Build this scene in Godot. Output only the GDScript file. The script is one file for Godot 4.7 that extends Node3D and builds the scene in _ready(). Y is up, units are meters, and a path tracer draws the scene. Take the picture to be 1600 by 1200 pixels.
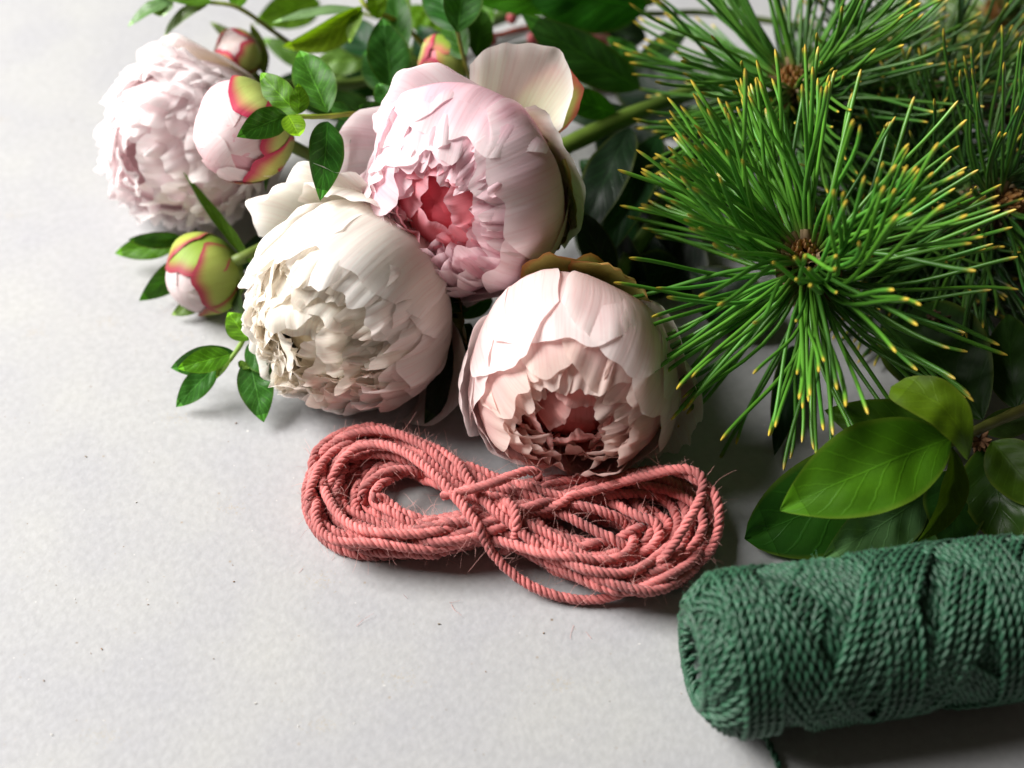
extends Node3D
# Peonies, buds, leafy sprigs and pine tips on a pale plaster table, with a hank of red twine and a spool of green twine.

const PITCH := 46.0          # camera looks down by this many degrees
const RANGE := 0.70          # metres from the lens to the middle of the table
const FOCAL := 48.13
var tan_half := 0.25
var cam_pos := Vector3.ZERO
var cam_x := Vector3.RIGHT
var cam_y := Vector3.UP
var cam_z := Vector3.BACK
var rng := RandomNumberGenerator.new()
var fn := FastNoiseLite.new()
var M := {}

# ------------------------------------------------------------------ helpers
func at(px: float, py: float, h: float) -> Vector3:   # a place h metres above the table
	var d := (-cam_z + cam_x * ((px - 800.0) / 600.0 * tan_half) + cam_y * ((600.0 - py) / 600.0 * tan_half))
	return cam_pos + d * ((h - cam_pos.y) / d.y)

func span(px: float, p: Vector3) -> float:             # metres of a width at a place
	return px * (cam_pos - p).dot(cam_z) * tan_half / 600.0

func C(r: float, g: float, b: float) -> Color:
	return Color(r / 255.0, g / 255.0, b / 255.0).srgb_to_linear()

func mixc(a: Color, b: Color, t: float) -> Color:
	return a.lerp(b, clampf(t, 0.0, 1.0))

func tone(c: Color, k: float) -> Color:
	return Color(c.r * k, c.g * k, c.b * k)

func sm(a: float, b: float, x: float) -> float:
	return smoothstep(a, b, x)

class Geo:
	var v := PackedVector3Array()
	var n := PackedVector3Array()
	var uv := PackedVector2Array()
	var c := PackedColorArray()
	var i := PackedInt32Array()
	func mesh() -> ArrayMesh:
		var a := []
		a.resize(Mesh.ARRAY_MAX)
		a[Mesh.ARRAY_VERTEX] = v
		a[Mesh.ARRAY_NORMAL] = n
		a[Mesh.ARRAY_TEX_UV] = uv
		a[Mesh.ARRAY_COLOR] = c
		a[Mesh.ARRAY_INDEX] = i
		var m := ArrayMesh.new()
		m.add_surface_from_arrays(Mesh.PRIMITIVE_TRIANGLES, a)
		return m
	func grid(p: PackedVector3Array, col: PackedColorArray, t: PackedVector2Array, nu: int, nv: int) -> void:
		var b := v.size()
		var nn := PackedVector3Array()
		nn.resize(p.size())
		var w := nu + 1
		for y in nv:
			for x in nu:
				var k := y * w + x
				var f := (p[k + w] - p[k + 1]).cross(p[k + w + 1] - p[k])
				f = -f
				var f2 := (p[k + w + 1] - p[k]).cross(p[k + 1] - p[k + w])
				if f2.length_squared() > 0.0:
					f = f2
				nn[k] += f
				nn[k + 1] += f
				nn[k + w] += f
				nn[k + w + 1] += f
				i.append_array([b + k, b + k + 1, b + k + w, b + k + 1, b + k + w + 1, b + k + w])
		for k in nn.size():
			# facing of triangle (k, k+1, k+w), clockwise front
			nn[k] = nn[k].normalized()
		var a0 := (p[w] - p[0]).cross(p[1] - p[0])
		var mid := (nv / 2) * w + nu / 2
		a0 = (p[mid + w] - p[mid]).cross(p[mid + 1] - p[mid])
		if a0.dot(nn[mid]) < 0.0:
			for k in nn.size():
				nn[k] = -nn[k]
		v.append_array(p)
		n.append_array(nn)
		c.append_array(col)
		uv.append_array(t)
	func tube(path: PackedVector3Array, rad: PackedFloat32Array, cols: PackedColorArray, sides: int, closed := false) -> void:
		var b := v.size()
		var m := path.size()
		var last := Vector3(0.31, 0.9, 0.27)
		var t := Vector3.ZERO
		for k in m:
			if closed:
				t = (path[(k + 1) % m] - path[(k - 1 + m) % m]).normalized()
			else:
				t = (path[mini(k + 1, m - 1)] - path[maxi(k - 1, 0)]).normalized()
			var nx := (last - t * last.dot(t))
			if nx.length_squared() < 1e-8:
				nx = t.cross(Vector3(0.7, 0.1, 0.7))
			nx = nx.normalized()
			last = nx
			var by := t.cross(nx)
			for s in sides + 1:
				var q := TAU * s / sides
				var o := nx * cos(q) + by * sin(q)
				v.append(path[k] + o * rad[k])
				n.append(o)
				uv.append(Vector2(float(s) / sides, float(k) / m))
				c.append(cols[k])
		var w := sides + 1
		for k in m - 1:
			for s in sides:
				var a := b + k * w + s
				i.append_array([a, a + w, a + 1, a + 1, a + w, a + w + 1])

func part(called: String, m: Mesh, mat: Material, parent: Node3D) -> MeshInstance3D:
	var o := MeshInstance3D.new()
	o.name = called
	o.mesh = m
	o.material_override = null
	o.set_surface_override_material(0, mat)
	parent.add_child(o, true)
	return o

func thing(called: String, label: String, category: String, where := Vector3.ZERO, group := "") -> Node3D:
	var o := Node3D.new()
	o.name = called
	o.position = where
	add_child(o, true)
	o.set_meta("label", label)
	o.set_meta("category", category)
	if group != "":
		o.set_meta("group", group)
	return o

func curve(ctrl: Array, steps: int, closed := false) -> PackedVector3Array:
	var out := PackedVector3Array()
	var m := ctrl.size()
	var segs := m if closed else m - 1
	for k in segs:
		var p0: Vector3 = ctrl[(k - 1 + m) % m] if closed else ctrl[maxi(k - 1, 0)]
		var p1: Vector3 = ctrl[k]
		var p2: Vector3 = ctrl[(k + 1) % m]
		var p3: Vector3 = ctrl[(k + 2) % m] if closed else ctrl[mini(k + 2, m - 1)]
		for s in steps:
			out.append(p1.cubic_interpolate(p2, p0, p3, float(s) / steps))
	if not closed:
		out.append(ctrl[m - 1])
	return out

func resample(p: PackedVector3Array, step: float, closed := false) -> PackedVector3Array:
	var q := p.duplicate()
	if closed:
		q.append(p[0])
	var total := 0.0
	for k in q.size() - 1:
		total += q[k].distance_to(q[k + 1])
	var n := maxi(4, int(round(total / step)))
	var out := PackedVector3Array()
	var k := 0
	var done := 0.0
	var seg := q[0].distance_to(q[1])
	for j in (n if closed else n + 1):
		var want := total * j / n
		while done + seg < want and k < q.size() - 2:
			done += seg
			k += 1
			seg = q[k].distance_to(q[k + 1])
		out.append(q[k].lerp(q[k + 1], clampf((want - done) / maxf(seg, 1e-9), 0.0, 1.0)))
	return out

func flat(n: int, r: float) -> PackedFloat32Array:
	var a := PackedFloat32Array()
	a.resize(n)
	a.fill(r)
	return a

func same(n: int, c: Color) -> PackedColorArray:
	var a := PackedColorArray()
	a.resize(n)
	a.fill(c)
	return a

# twisted cord round a path
func cord(g: Geo, path: PackedVector3Array, r: float, plies: int, pitch: float, sides: int, col: Color, vary: float, seed_at: float, closed := false) -> void:
	var m := path.size()
	var nx := PackedVector3Array()
	var by := PackedVector3Array()
	var last := Vector3(0.2, 1.0, 0.1)
	var len_at := PackedFloat32Array()
	var total := 0.0
	for k in m:
		var t: Vector3
		if closed:
			t = (path[(k + 1) % m] - path[(k - 1 + m) % m]).normalized()
		else:
			t = (path[mini(k + 1, m - 1)] - path[maxi(k - 1, 0)]).normalized()
		var x := (last - t * last.dot(t)).normalized()
		last = x
		nx.append(x)
		by.append(t.cross(x))
		len_at.append(total)
		if k < m - 1:
			total += path[k].distance_to(path[k + 1])
	var twist := TAU / pitch
	for p in plies:
		var q := PackedVector3Array()
		var rad := PackedFloat32Array()
		var cols := PackedColorArray()
		for k in m:
			var l := len_at[k]
			var wob := fn.get_noise_2d(l * 900.0 + seed_at * 57.0, p * 40.0)
			var a := l * twist + TAU * p / plies + wob * 0.5
			var off := r * (0.52 if plies == 3 else 0.5)
			q.append(path[k] + (nx[k] * cos(a) + by[k] * sin(a)) * off)
			var fat := fn.get_noise_2d(l * 2600.0 + seed_at * 31.0, p * 77.0)
			rad.append(r * (0.53 if plies == 3 else 0.56) * (1.0 + 0.2 * fat))
			var shade := 1.0 + vary * fn.get_noise_2d(l * 4200.0 + seed_at * 91.0, p * 13.0) + vary * 0.6 * wob
			cols.append(tone(col, shade))
		if closed:
			q.append(q[0]); rad.append(rad[0]); cols.append(cols[0])
		g.tube(q, rad, cols, sides)

func hair(g: Geo, p: Vector3, dir: Vector3, length: float, r: float, col: Color) -> void:
	var path := PackedVector3Array()
	var d := dir.normalized()
	var side := Vector3(rng.randf_range(-1, 1), rng.randf_range(-1, 1), rng.randf_range(-1, 1))
	var bend := rng.randf_range(0.2, 1.3)
	var q := p
	for k in 7:
		path.append(q)
		d = (d + side * bend * 0.25 + Vector3(rng.randf_range(-1, 1), rng.randf_range(-1, 1), rng.randf_range(-1, 1)) * 0.12).normalized()
		q += d * length / 6.0
		q.y = maxf(q.y, 0.0002)
	var rad := PackedFloat32Array()
	for k in 7:
		rad.append(r * (1.0 - 0.1 * k))
	g.tube(path, rad, same(7, col), 3)

# ------------------------------------------------------------------ leaves
func leaf_mesh(b: Vector3, t: Vector3, width: float, roll: float, bend: float, fold: float, col: Color, opts := {}) -> ArrayMesh:
	var axis := (t - b)
	var length := axis.length()
	var ax := axis / length
	var face: Vector3 = (cam_pos - (b + t) * 0.5).normalized()
	face = (face - ax * face.dot(ax)).normalized().rotated(ax, deg_to_rad(roll))
	var side := ax.cross(face)
	var nu := 14
	var nv := 26
	var p := PackedVector3Array()
	var cs := PackedColorArray()
	var uvs := PackedVector2Array()
	var sway: float = opts.get("sway", 0.0)
	var twist: float = deg_to_rad(opts.get("twist", 0.0))
	var tip: float = opts.get("tip", 0.95)
	var foot: float = opts.get("foot", 0.72)
	var edge: Color = opts.get("edge", mixc(col, C(150, 160, 60), 0.45))
	var wave: float = opts.get("wave", 0.05)
	var sd := rng.randf() * 100.0
	var peak := pow(foot / (foot + tip), foot) * pow(tip / (foot + tip), tip)
	for j in nv + 1:
		var s := float(j) / nv
		var c := b + axis * s + face * (bend * length * 4.0 * s * (1.0 - s)) + side * (sway * length * 4.0 * s * (1.0 - s))
		var w := width * 0.5 * pow(s, foot) * pow(1.0 - s, tip) / peak
		w = maxf(w, width * 0.018 * (1.0 - s))
		var fr := face.rotated(ax, twist * (s - 0.3))
		var sr := ax.cross(fr)
		for k in nu + 1:
			var u := 2.0 * k / nu - 1.0
			var up := fold * absf(u) * w + w * wave * fn.get_noise_2d(s * 260.0 + sd * 37.0, u * 55.0) * 2.2
			up += width * 0.012 * sin(s * 26.0 - absf(u) * 7.0) * (1.0 - absf(u)) * opts.get("pucker", 1.0)
			up -= width * opts.get("cup", 0.0) * u * u * w / (width * 0.5)
			p.append(c + sr * (u * w * (1.0 - 0.18 * fold * fold)) + fr * up)
			var k2 := 1.0 + 0.16 * fn.get_noise_2d(s * 130.0 + sd * 11.0, u * 90.0 + sd)
			var cc := tone(col, k2)
			cc = mixc(cc, edge, sm(0.9, 1.0, absf(u)) * 0.7)
			cs.append(cc)
			uvs.append(Vector2(u * 0.5 + 0.5, s))
	var g := Geo.new()
	g.grid(p, cs, uvs, nu, nv)
	return g.mesh()

# one leaf between two places given as [x, y, height]; width in the same units as x and y
func leaf(parent: Node3D, b: Array, t: Array, width: float, col: Color, mat: Material, o := {}) -> MeshInstance3D:
	var pb := at(b[0], b[1], b[2])
	var pt := at(t[0], t[1], t[2])
	var w := span(width, (pb + pt) * 0.5)
	pb -= parent.position
	pt -= parent.position
	var keep := cam_pos
	cam_pos -= parent.position
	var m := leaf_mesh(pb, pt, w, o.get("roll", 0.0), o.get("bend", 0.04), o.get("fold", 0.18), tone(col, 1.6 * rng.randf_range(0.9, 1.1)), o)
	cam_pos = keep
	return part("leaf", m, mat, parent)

func stem(parent: Node3D, pts: Array, r0: float, r1: float, c0: Color, c1: Color, called := "stem", mat: Material = null) -> void:
	var ctrl := []
	for q in pts:
		ctrl.append(at(q[0], q[1], q[2]) - parent.position)
	var path := curve(ctrl, 8)
	var rad := PackedFloat32Array()
	var cols := PackedColorArray()
	for k in path.size():
		var s := float(k) / (path.size() - 1)
		rad.append(lerpf(r0, r1, s) * (1.0 + 0.08 * fn.get_noise_1d(k * 37.0)))
		cols.append(tone(mixc(c0, c1, s), 1.0 + 0.2 * fn.get_noise_1d(k * 61.0 + 500.0)))
	var g := Geo.new()
	g.tube(path, rad, cols, 10)
	part(called, g.mesh(), mat if mat else M.stem, parent)

# ------------------------------------------------------------------ flowers
# A petal wraps a globe of radius R round the origin. phi: degrees clockwise from the top as one looks into the bloom;
# t1: how far its tip reaches from the back pole (0) to the mouth (180); w: half width in degrees.
func petal_mesh(R: float, ax: Array, o: Dictionary) -> ArrayMesh:
	var d: Vector3 = ax[0]
	var up: Vector3 = ax[1]
	var rt: Vector3 = ax[2]
	var phi := deg_to_rad(o.phi)
	var t0 := deg_to_rad(o.get("t0", 8.0))
	var t1 := deg_to_rad(o.t1)
	var w := deg_to_rad(o.w)
	var rs: float = o.get("rs", 1.0)
	var flare: float = o.get("flare", 0.0)
	var ruf: float = o.get("ruf", 0.03)
	var lift: float = o.get("lift", 0.02)
	var notch: float = o.get("notch", 0.05)
	var roundness: float = o.get("round", 0.3)
	var base: Color = o.base
	var tipc: Color = o.tip
	var edge: Color = o.get("edge", tipc)
	var grad: float = o.get("grad", 1.0)
	var curl: float = o.get("curl", 0.0)
	var sd: float = o.get("seed", rng.randf() * 500.0)
	var nu: int = o.get("nu", 22)
	var nv: int = o.get("nv", 22)
	var p := PackedVector3Array()
	var cs := PackedColorArray()
	var uvs := PackedVector2Array()
	var spread := -up * sin(phi) + rt * cos(phi)
	var outw := up * cos(phi) + rt * sin(phi)
	var ends := PackedFloat32Array()
	for k in nu + 1:
		var u := 2.0 * k / nu - 1.0
		var e := 1.0 - roundness * pow(absf(u), 2.4)
		e += notch * 0.8 * fn.get_noise_2d(u * 95.0 + sd, sd * 3.0) + notch * 0.16 * fn.get_noise_2d(u * 300.0 + sd, sd * 7.0)
		e -= notch * 0.7 * exp(-pow((u - o.get("cleft", 0.1)) * 7.0, 2.0))
		ends.append(e)
	for j in nv + 1:
		var v := float(j) / nv
		for k in nu + 1:
			var u := 2.0 * k / nu - 1.0
			var s := v * ends[k]
			var th := t0 + (t1 - t0) * s
			var wide := 0.3 + 0.7 * sm(0.0, 0.62, s)
			var a := u * w * wide
			var m := -d * cos(th) + outw * sin(th)
			var dir := m * cos(a) + spread * sin(a)
			var r := 1.0
			var tipness := sm(0.45, 1.0, v)
			r += flare * pow(sm(0.3, 1.0, s), 1.6)
			r += lift * u * u * sm(0.2, 0.9, v)
			r += 0.007 * fn.get_noise_3d(u * 70.0 + sd, s * 80.0, sd * 2.0) * (0.2 + v) * (1.0 + 4.0 * ruf)
			r += ruf * tipness * tipness * fn.get_noise_3d(u * 105.0 + sd, s * 60.0, sd) * 1.3
			r += ruf * 0.6 * pow(v, 4.0) * fn.get_noise_3d(u * 240.0 + sd, s * 90.0, sd + 60.0) * 1.3
			r += 0.0028 * fn.get_noise_2d(u * 480.0 + sd + 20.0 * s, s * 40.0) * sm(0.1, 0.5, v)
			r -= curl * pow(v, 6.0)
			var q := dir * (R * rs * r)
			q += outw * (o.get("push", 0.0) * R * pow(sm(0.35, 1.0, s), 1.5))
			q += d * (o.get("fwd", 0.0) * R * pow(sm(0.35, 1.0, s), 1.5))
			var qd := q / R * 55.0
			q *= 1.0 + 0.11 * fn.get_noise_3d(qd.x + o.get("lop", 0.0), qd.y, qd.z)
			p.append(q)
			var tcol := pow(clampf(s + 0.08 * fn.get_noise_2d(u * 150.0 + sd, s * 40.0), 0.0, 1.0), grad)
			var cc := mixc(base, tipc, tcol)
			var streak := fn.get_noise_2d(u * 700.0 + sd, s * 24.0)
			cc = tone(cc, 1.0 + 0.035 * streak)
			if o.has("blush"):
				cc = mixc(cc, o.blush, 0.55 * sm(0.05, 0.6, fn.get_noise_2d(u * 90.0 + sd * 5.0, s * 100.0) + 0.25) * (1.0 - v * 0.6))
			var rimness := maxf(sm(o.get("rim", 0.86), 0.98, v), sm(o.get("rim", 0.86), 0.98, absf(u)) * sm(0.25, 0.6, v))
			cc = mixc(cc, edge, rimness * o.get("edge_mix", 0.75))
			cs.append(cc)
			uvs.append(Vector2(u * 0.5 * o.get("wuv", 1.0) + 0.5 + sd, s * 0.9 + sd * 0.37))
	var g := Geo.new()
	g.grid(p, cs, uvs, nu, nv)
	return g.mesh()

# axis turned from the view direction so that the mouth shows off-centre by (dx, dy) of the radius
func aim(centre: Vector3, dx: float, dy: float) -> Array:
	var f := (cam_pos - centre).normalized()
	var x := cam_y.cross(f).normalized()
	var y := f.cross(x)
	var k := minf(0.97, sqrt(dx * dx + dy * dy))
	var d := (x * dx - y * dy + f * sqrt(1.0 - k * k)).normalized()
	var up := (y - d * y.dot(d)).normalized()
	return [d, up, up.cross(d)]

func petals(fl: Node3D, R: float, ax: Array, list: Array, common: Dictionary) -> void:
	for o in list:
		var q := common.duplicate()
		q.merge(o, true)
		part(q.get("called", "petal"), petal_mesh(R, ax, q), q.get("mat", M.petal), fl)

func ring(n: int, rs: float, t1: float, w: float, o := {}) -> Array:
	var out := []
	var turn := rng.randf() * 360.0
	for k in n:
		var q := {"phi": turn + 360.0 * k / n + rng.randf_range(-10, 10), "rs": rs * rng.randf_range(0.985, 1.015), "t1": t1 + rng.randf_range(-6, 6), "w": w * rng.randf_range(0.8, 1.2), "nu": 22, "nv": 18, "cleft": rng.randf_range(-0.5, 0.5)}
		q.merge(o)
		out.append(q)
	return out

# short upright frilled petals strewn over the part of the globe between two angles from the back pole
func frill(n: int, rs: float, from: float, to: float, w: float, o := {}) -> Array:
	var out := []
	for k in n:
		var f := (k + 0.5) / n
		var th := rad_to_deg(acos(lerpf(cos(deg_to_rad(from)), cos(deg_to_rad(to)), f)))
		th += rng.randf_range(-4, 4)
		var q := {"phi": k * 137.508 + rng.randf_range(-12, 12), "t0": th - 40.0, "t1": th + 4.0, "w": w * rng.randf_range(0.8, 1.25), "rs": rs * rng.randf_range(0.96, 1.04), "flare": rng.randf_range(0.08, 0.2), "ruf": 0.14, "notch": 0.07, "nu": 16, "nv": 14, "round": 0.2}
		q.merge(o, true)
		out.append(q)
	return out

func receptacle(fl: Node3D, R: float, col: Color) -> void:
	var s := SphereMesh.new()
	s.radius = R
	s.height = R * 2.0
	s.radial_segments = 20
	s.rings = 10
	var m := StandardMaterial3D.new()
	m.albedo_color = col.linear_to_srgb()
	m.roughness = 0.8
	part("flower_heart", s, m, fl)

# ------------------------------------------------------------------ pine
func needle_mesh(length: float, r: float, bend: float, col: Color, kink: float) -> ArrayMesh:
	var path := PackedVector3Array()
	var rad := PackedFloat32Array()
	var cols := PackedColorArray()
	for s: float in [0.0, 0.05, 0.1, 0.18, 0.28, 0.4, 0.52, 0.64, 0.76, 0.86, 0.92, 0.955, 0.98, 0.994, 1.0]:
		path.append(Vector3(bend * length * s * s + kink * length * sin(s * 5.0) * 0.05, length * s * (1.0 - 0.12 * absf(bend) * s), 0.02 * length * sin(s * 3.0 + kink * 9.0)))
		var rr := r * (1.0 - 0.14 * s)
		if s > 0.999:
			rr = r * 0.1
		elif s > 0.99:
			rr = r * 0.42
		elif s > 0.97:
			rr = r * 0.66
		if s < 0.1:
			rr = r * 0.95
		rad.append(rr)
		var c := mixc(col, tone(col, 1.25), s)
		if s < 0.16:
			c = mixc(C(122, 108, 60), c, s / 0.16)
		if s > 0.95:
			c = mixc(c, C(206, 178, 64), (s - 0.95) / 0.03)
		cols.append(c)
	var g := Geo.new()
	g.tube(path, rad, cols, 7)
	return g.mesh()

func pine(label: String, tip: Vector3, axis: Vector3, count: int, length: float, r: float, col: Color, back: float, spread: Vector2, stems: Array, favour := Vector3.ZERO, fav := 0.0) -> Node3D:
	var o := thing("pine_branch", label, "pine branch", tip, "cut pine branches with long needles")
	var kinds := []
	for k in 14:
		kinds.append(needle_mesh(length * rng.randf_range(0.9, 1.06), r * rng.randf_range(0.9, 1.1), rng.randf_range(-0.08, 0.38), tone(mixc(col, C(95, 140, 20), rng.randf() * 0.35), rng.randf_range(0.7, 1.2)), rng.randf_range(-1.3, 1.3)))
	for k in 4:
		kinds.append(needle_mesh(length * rng.randf_range(0.75, 0.95), r, rng.randf_range(0.25, 0.42), tone(col, 1.1), rng.randf_range(-1, 1)))
	var d := axis.normalized()
	var a := d.cross(Vector3(0.3, 1, 0.2)).normalized()
	var b := d.cross(a)
	var made := 0
	var turn := 0.0
	var tries := 0
	var sheath := Geo.new()
	while made < count and tries < count * 6:
		tries += 1
		turn += 2.39996 + rng.randf_range(-0.2, 0.2)
		var q := rng.randf()
		var pol := deg_to_rad(lerpf(spread.x, spread.y, pow(q, 0.75)))
		var radial := a * cos(turn) + b * sin(turn)
		var dir := (d * cos(pol) + radial * sin(pol)).normalized()
		if fav > 0.0 and rng.randf() < fav * clampf(0.5 - 0.5 * dir.dot(favour), 0.0, 1.0):
			continue
		if fn.get_noise_3d(dir.x * 95.0 + tip.x * 900.0, dir.y * 95.0, dir.z * 95.0) < -0.22:
			continue
		var from := -d * back * pow(q, 1.3) + radial * 0.004
		if (tip + from + dir * length).y < 0.003:
			dir.y = (0.004 - (tip + from).y) / length + 0.02
			dir = dir.normalized()
		for pair in 2:
			var nd := (dir + Vector3(rng.randf_range(-1, 1), rng.randf_range(-1, 1), rng.randf_range(-1, 1)) * 0.075).normalized()
			var inward := (d - nd * d.dot(nd)).normalized()
			var basis := Basis(inward, nd, inward.cross(nd)).rotated(nd, rng.randf_range(-0.9, 0.9))
			var m: ArrayMesh = kinds[rng.randi() % (kinds.size() if rng.randf() < 0.3 else 14)]
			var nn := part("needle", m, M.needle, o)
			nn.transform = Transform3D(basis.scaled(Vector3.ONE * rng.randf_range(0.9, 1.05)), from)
			made += 1
		var path := PackedVector3Array([from - dir * 0.001, from + dir * 0.005, from + dir * 0.0095])
		sheath.tube(path, PackedFloat32Array([r * 2.3, r * 2.0, r * 1.5]), PackedColorArray([C(70, 48, 34), C(120, 96, 72), C(150, 130, 96)]), 7)
	var sh := part("needle_sheaths", sheath.mesh(), M.bark, o)
	sh.set_meta("kind", "stuff")
	# brown winter bud at the tip, of small overlapping scales
	var scales := Geo.new()
	for k in 46:
		var s := float(k) / 46.0
		var an := k * 2.39996
		var rr := 0.0062 * sqrt(1.0 - s * s * 0.96)
		var rad2 := a * cos(an) + b * sin(an)
		var p0 := rad2 * rr + d * (s * 0.011 - 0.004)
		var along := (d * 0.8 + rad2 * (0.55 - 0.6 * s)).normalized()
		scales.tube(PackedVector3Array([p0 - along * 0.002, p0, p0 + along * 0.0022, p0 + along * 0.0036]), PackedFloat32Array([0.0012, 0.0017, 0.0011, 0.0002]), PackedColorArray([C(92, 58, 30), C(140, 92, 44), C(165, 115, 60), C(190, 150, 100)]), 6)
	part("bud_scales", scales.mesh(), M.bark, o)
	# woody shoot
	var ctrl := [d * 0.0]
	for q in stems:
		ctrl.append(at(q[0], q[1], q[2]) - tip)
	var path := curve(ctrl, 10)
	var rad := PackedFloat32Array()
	var cols := PackedColorArray()
	for k in path.size():
		rad.append(0.0048 + 0.0012 * fn.get_noise_1d(k * 90.0))
		cols.append(tone(C(92, 66, 48), 1.0 + 0.4 * fn.get_noise_1d(k * 140.0 + 9.0)))
	var g := Geo.new()
	g.tube(path, rad, cols, 9)
	part("shoot", g.mesh(), M.bark, o)
	return o

# ------------------------------------------------------------------ materials
func materials() -> void:
	# petals: fine creases running from base to rim
	var f := FastNoiseLite.new()
	f.seed = 4
	f.frequency = 0.045
	f.fractal_octaves = 4
	var im := f.get_image(512, 36)
	im.resize(512, 512, Image.INTERPOLATE_CUBIC)
	im.bump_map_to_normal_map(3.0)
	var creases := ImageTexture.create_from_image(im)
	# pale veins in the petal itself
	f.seed = 5
	f.frequency = 0.06
	var vi := f.get_image(512, 30)
	vi.resize(512, 512, Image.INTERPOLATE_CUBIC)
	vi.convert(Image.FORMAT_RGB8)
	for y in 512:
		for x in 512:
			var q := 1.0 - 0.04 * sm(0.45, 0.85, vi.get_pixel(x, y).r)
			vi.set_pixel(x, y, Color(minf(1.0, q + 0.02), q, q))
	var m := StandardMaterial3D.new()
	m.vertex_color_use_as_albedo = true
	m.albedo_texture = ImageTexture.create_from_image(vi)
	m.roughness = 0.55
	m.metallic_specular = 0.35
	m.normal_enabled = true
	m.normal_texture = creases
	m.normal_scale = 0.2
	m.backlight_enabled = true
	m.backlight = Color(1.0, 0.98, 0.98).linear_to_srgb()
	M.petal = m
	var s := m.duplicate()
	s.backlight = Color(0.3, 0.3, 0.3).linear_to_srgb()
	s.roughness = 0.5
	M.sepal = s
	# leaves: midrib, side veins and a fine net between them
	var w := 256
	var h := 512
	var al := Image.create(w, h, false, Image.FORMAT_RGB8)
	var hm := Image.create(w, h, false, Image.FORMAT_RGB8)
	var cell := FastNoiseLite.new()
	cell.noise_type = FastNoiseLite.TYPE_CELLULAR
	cell.cellular_return_type = FastNoiseLite.RETURN_DISTANCE2_SUB
	cell.frequency = 0.07
	for y in h:
		var t := float(y) / h
		for x in w:
			var u := absf(2.0 * x / w - 1.0)
			var sgn := 1.0 if x > w / 2 else 0.0
			var mid := 1.0 - sm(0.012, 0.045 * (1.15 - t), u)
			var k := (t * 8.0 + sgn * 0.45) - pow(u, 0.8) * 2.1 + 0.05 * fn.get_noise_2d(x * 2.0, y * 2.0)
			var fr := absf(k - round(k))
			var vein := (1.0 - sm(0.02, 0.085, fr)) * (1.0 - sm(0.7, 1.0, u))
			var net := 1.0 - sm(0.0, 0.22, cell.get_noise_2d(x, y) + 1.0)
			var b := 0.66 + 0.05 * fn.get_noise_2d(x * 4.0, y * 4.0) + 0.34 * mid + 0.2 * vein + 0.07 * net
			al.set_pixel(x, y, Color(minf(1.0, b + 0.06 * mid), minf(1.0, b), b - 0.05 * mid))
			var e := 0.5 + 0.16 * cos(TAU * k) * u * (1.0 - u) * 2.0 - 0.25 * mid - 0.2 * vein - 0.05 * net
			hm.set_pixel(x, y, Color(e, e, e))
	var soft := al.duplicate()
	for y in h:
		for x in w:
			var q := 0.62 + 0.38 * al.get_pixel(x, y).g
			soft.set_pixel(x, y, Color(q, q, q))
	hm.bump_map_to_normal_map(5.0)
	var veins := ImageTexture.create_from_image(al)
	var vein_n := ImageTexture.create_from_image(hm)
	m = StandardMaterial3D.new()
	m.vertex_color_use_as_albedo = true
	m.albedo_texture = veins
	m.normal_enabled = true
	m.normal_texture = vein_n
	m.normal_scale = 0.8
	m.roughness = 0.45
	m.metallic_specular = 0.36
	m.backlight_enabled = true
	m.backlight = Color(0.62, 0.75, 0.2).linear_to_srgb()
	M.leaf = m
	s = m.duplicate()
	s.roughness = 0.33
	s.backlight = Color(0.4, 0.48, 0.1).linear_to_srgb()
	M.gloss_leaf = s
	s = m.duplicate()
	s.albedo_texture = ImageTexture.create_from_image(soft)
	s.normal_scale = 0.5
	M.broad_leaf = s
	s = s.duplicate()
	s.roughness = 0.34
	M.broad_gloss = s
	m = StandardMaterial3D.new()
	m.vertex_color_use_as_albedo = true
	m.roughness = 0.55
	M.stem = m
	m = StandardMaterial3D.new()
	m.vertex_color_use_as_albedo = true
	m.roughness = 0.4
	m.metallic_specular = 0.5
	M.needle = m
	m = StandardMaterial3D.new()
	m.vertex_color_use_as_albedo = true
	m.roughness = 0.85
	M.bark = m
	m = StandardMaterial3D.new()
	m.vertex_color_use_as_albedo = true
	m.roughness = 0.75
	m.rim_enabled = true
	m.rim = 0.5
	M.twine = m
	m.rim = 0.35
	m = m.duplicate()
	m.rim = 0.12
	m.roughness = 0.48
	M.green_twine = m
	# plaster table
	var n1 := FastNoiseLite.new()
	n1.seed = 11
	n1.frequency = 0.006
	n1.fractal_octaves = 5
	var n2 := FastNoiseLite.new()
	n2.seed = 12
	n2.frequency = 0.09
	n2.fractal_octaves = 3
	var side := 1024
	var a1 := n1.get_seamless_image(side, side)
	var a2 := n2.get_seamless_image(side, side)
	var d1 := a1.get_data()
	var d2 := a2.get_data()
	var px := PackedByteArray()
	px.resize(side * side * 3)
	for k in side * side:
		var b := 168.0 + (d1[k] - 128) * 0.035 + (d2[k] - 128) * 0.05
		var warm := (d1[(k * 7 + 91) % (side * side)] - 128) * 0.0
		px[k * 3] = int(clampf(b + warm, 0, 255))
		px[k * 3 + 1] = int(clampf(b, 0, 255))
		px[k * 3 + 2] = int(clampf(b + 1.0 - (d1[k] - 128) * 0.02, 0, 255))
	var tab := Image.create_from_data(side, side, false, Image.FORMAT_RGB8, px)
	for k in 700:
		var x := rng.randi() % (side - 4)
		var y := rng.randi() % (side - 4)
		var big := 1 if rng.randf() < 0.85 else 2
		var c := Color8(128, 114, 100) if rng.randf() < 0.2 else Color8(158, 148, 138)
		if rng.randf() < 0.2:
			c = Color8(206, 204, 200)
		tab.fill_rect(Rect2i(x, y, big, 1 if rng.randf() < 0.7 else big), c)
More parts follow.
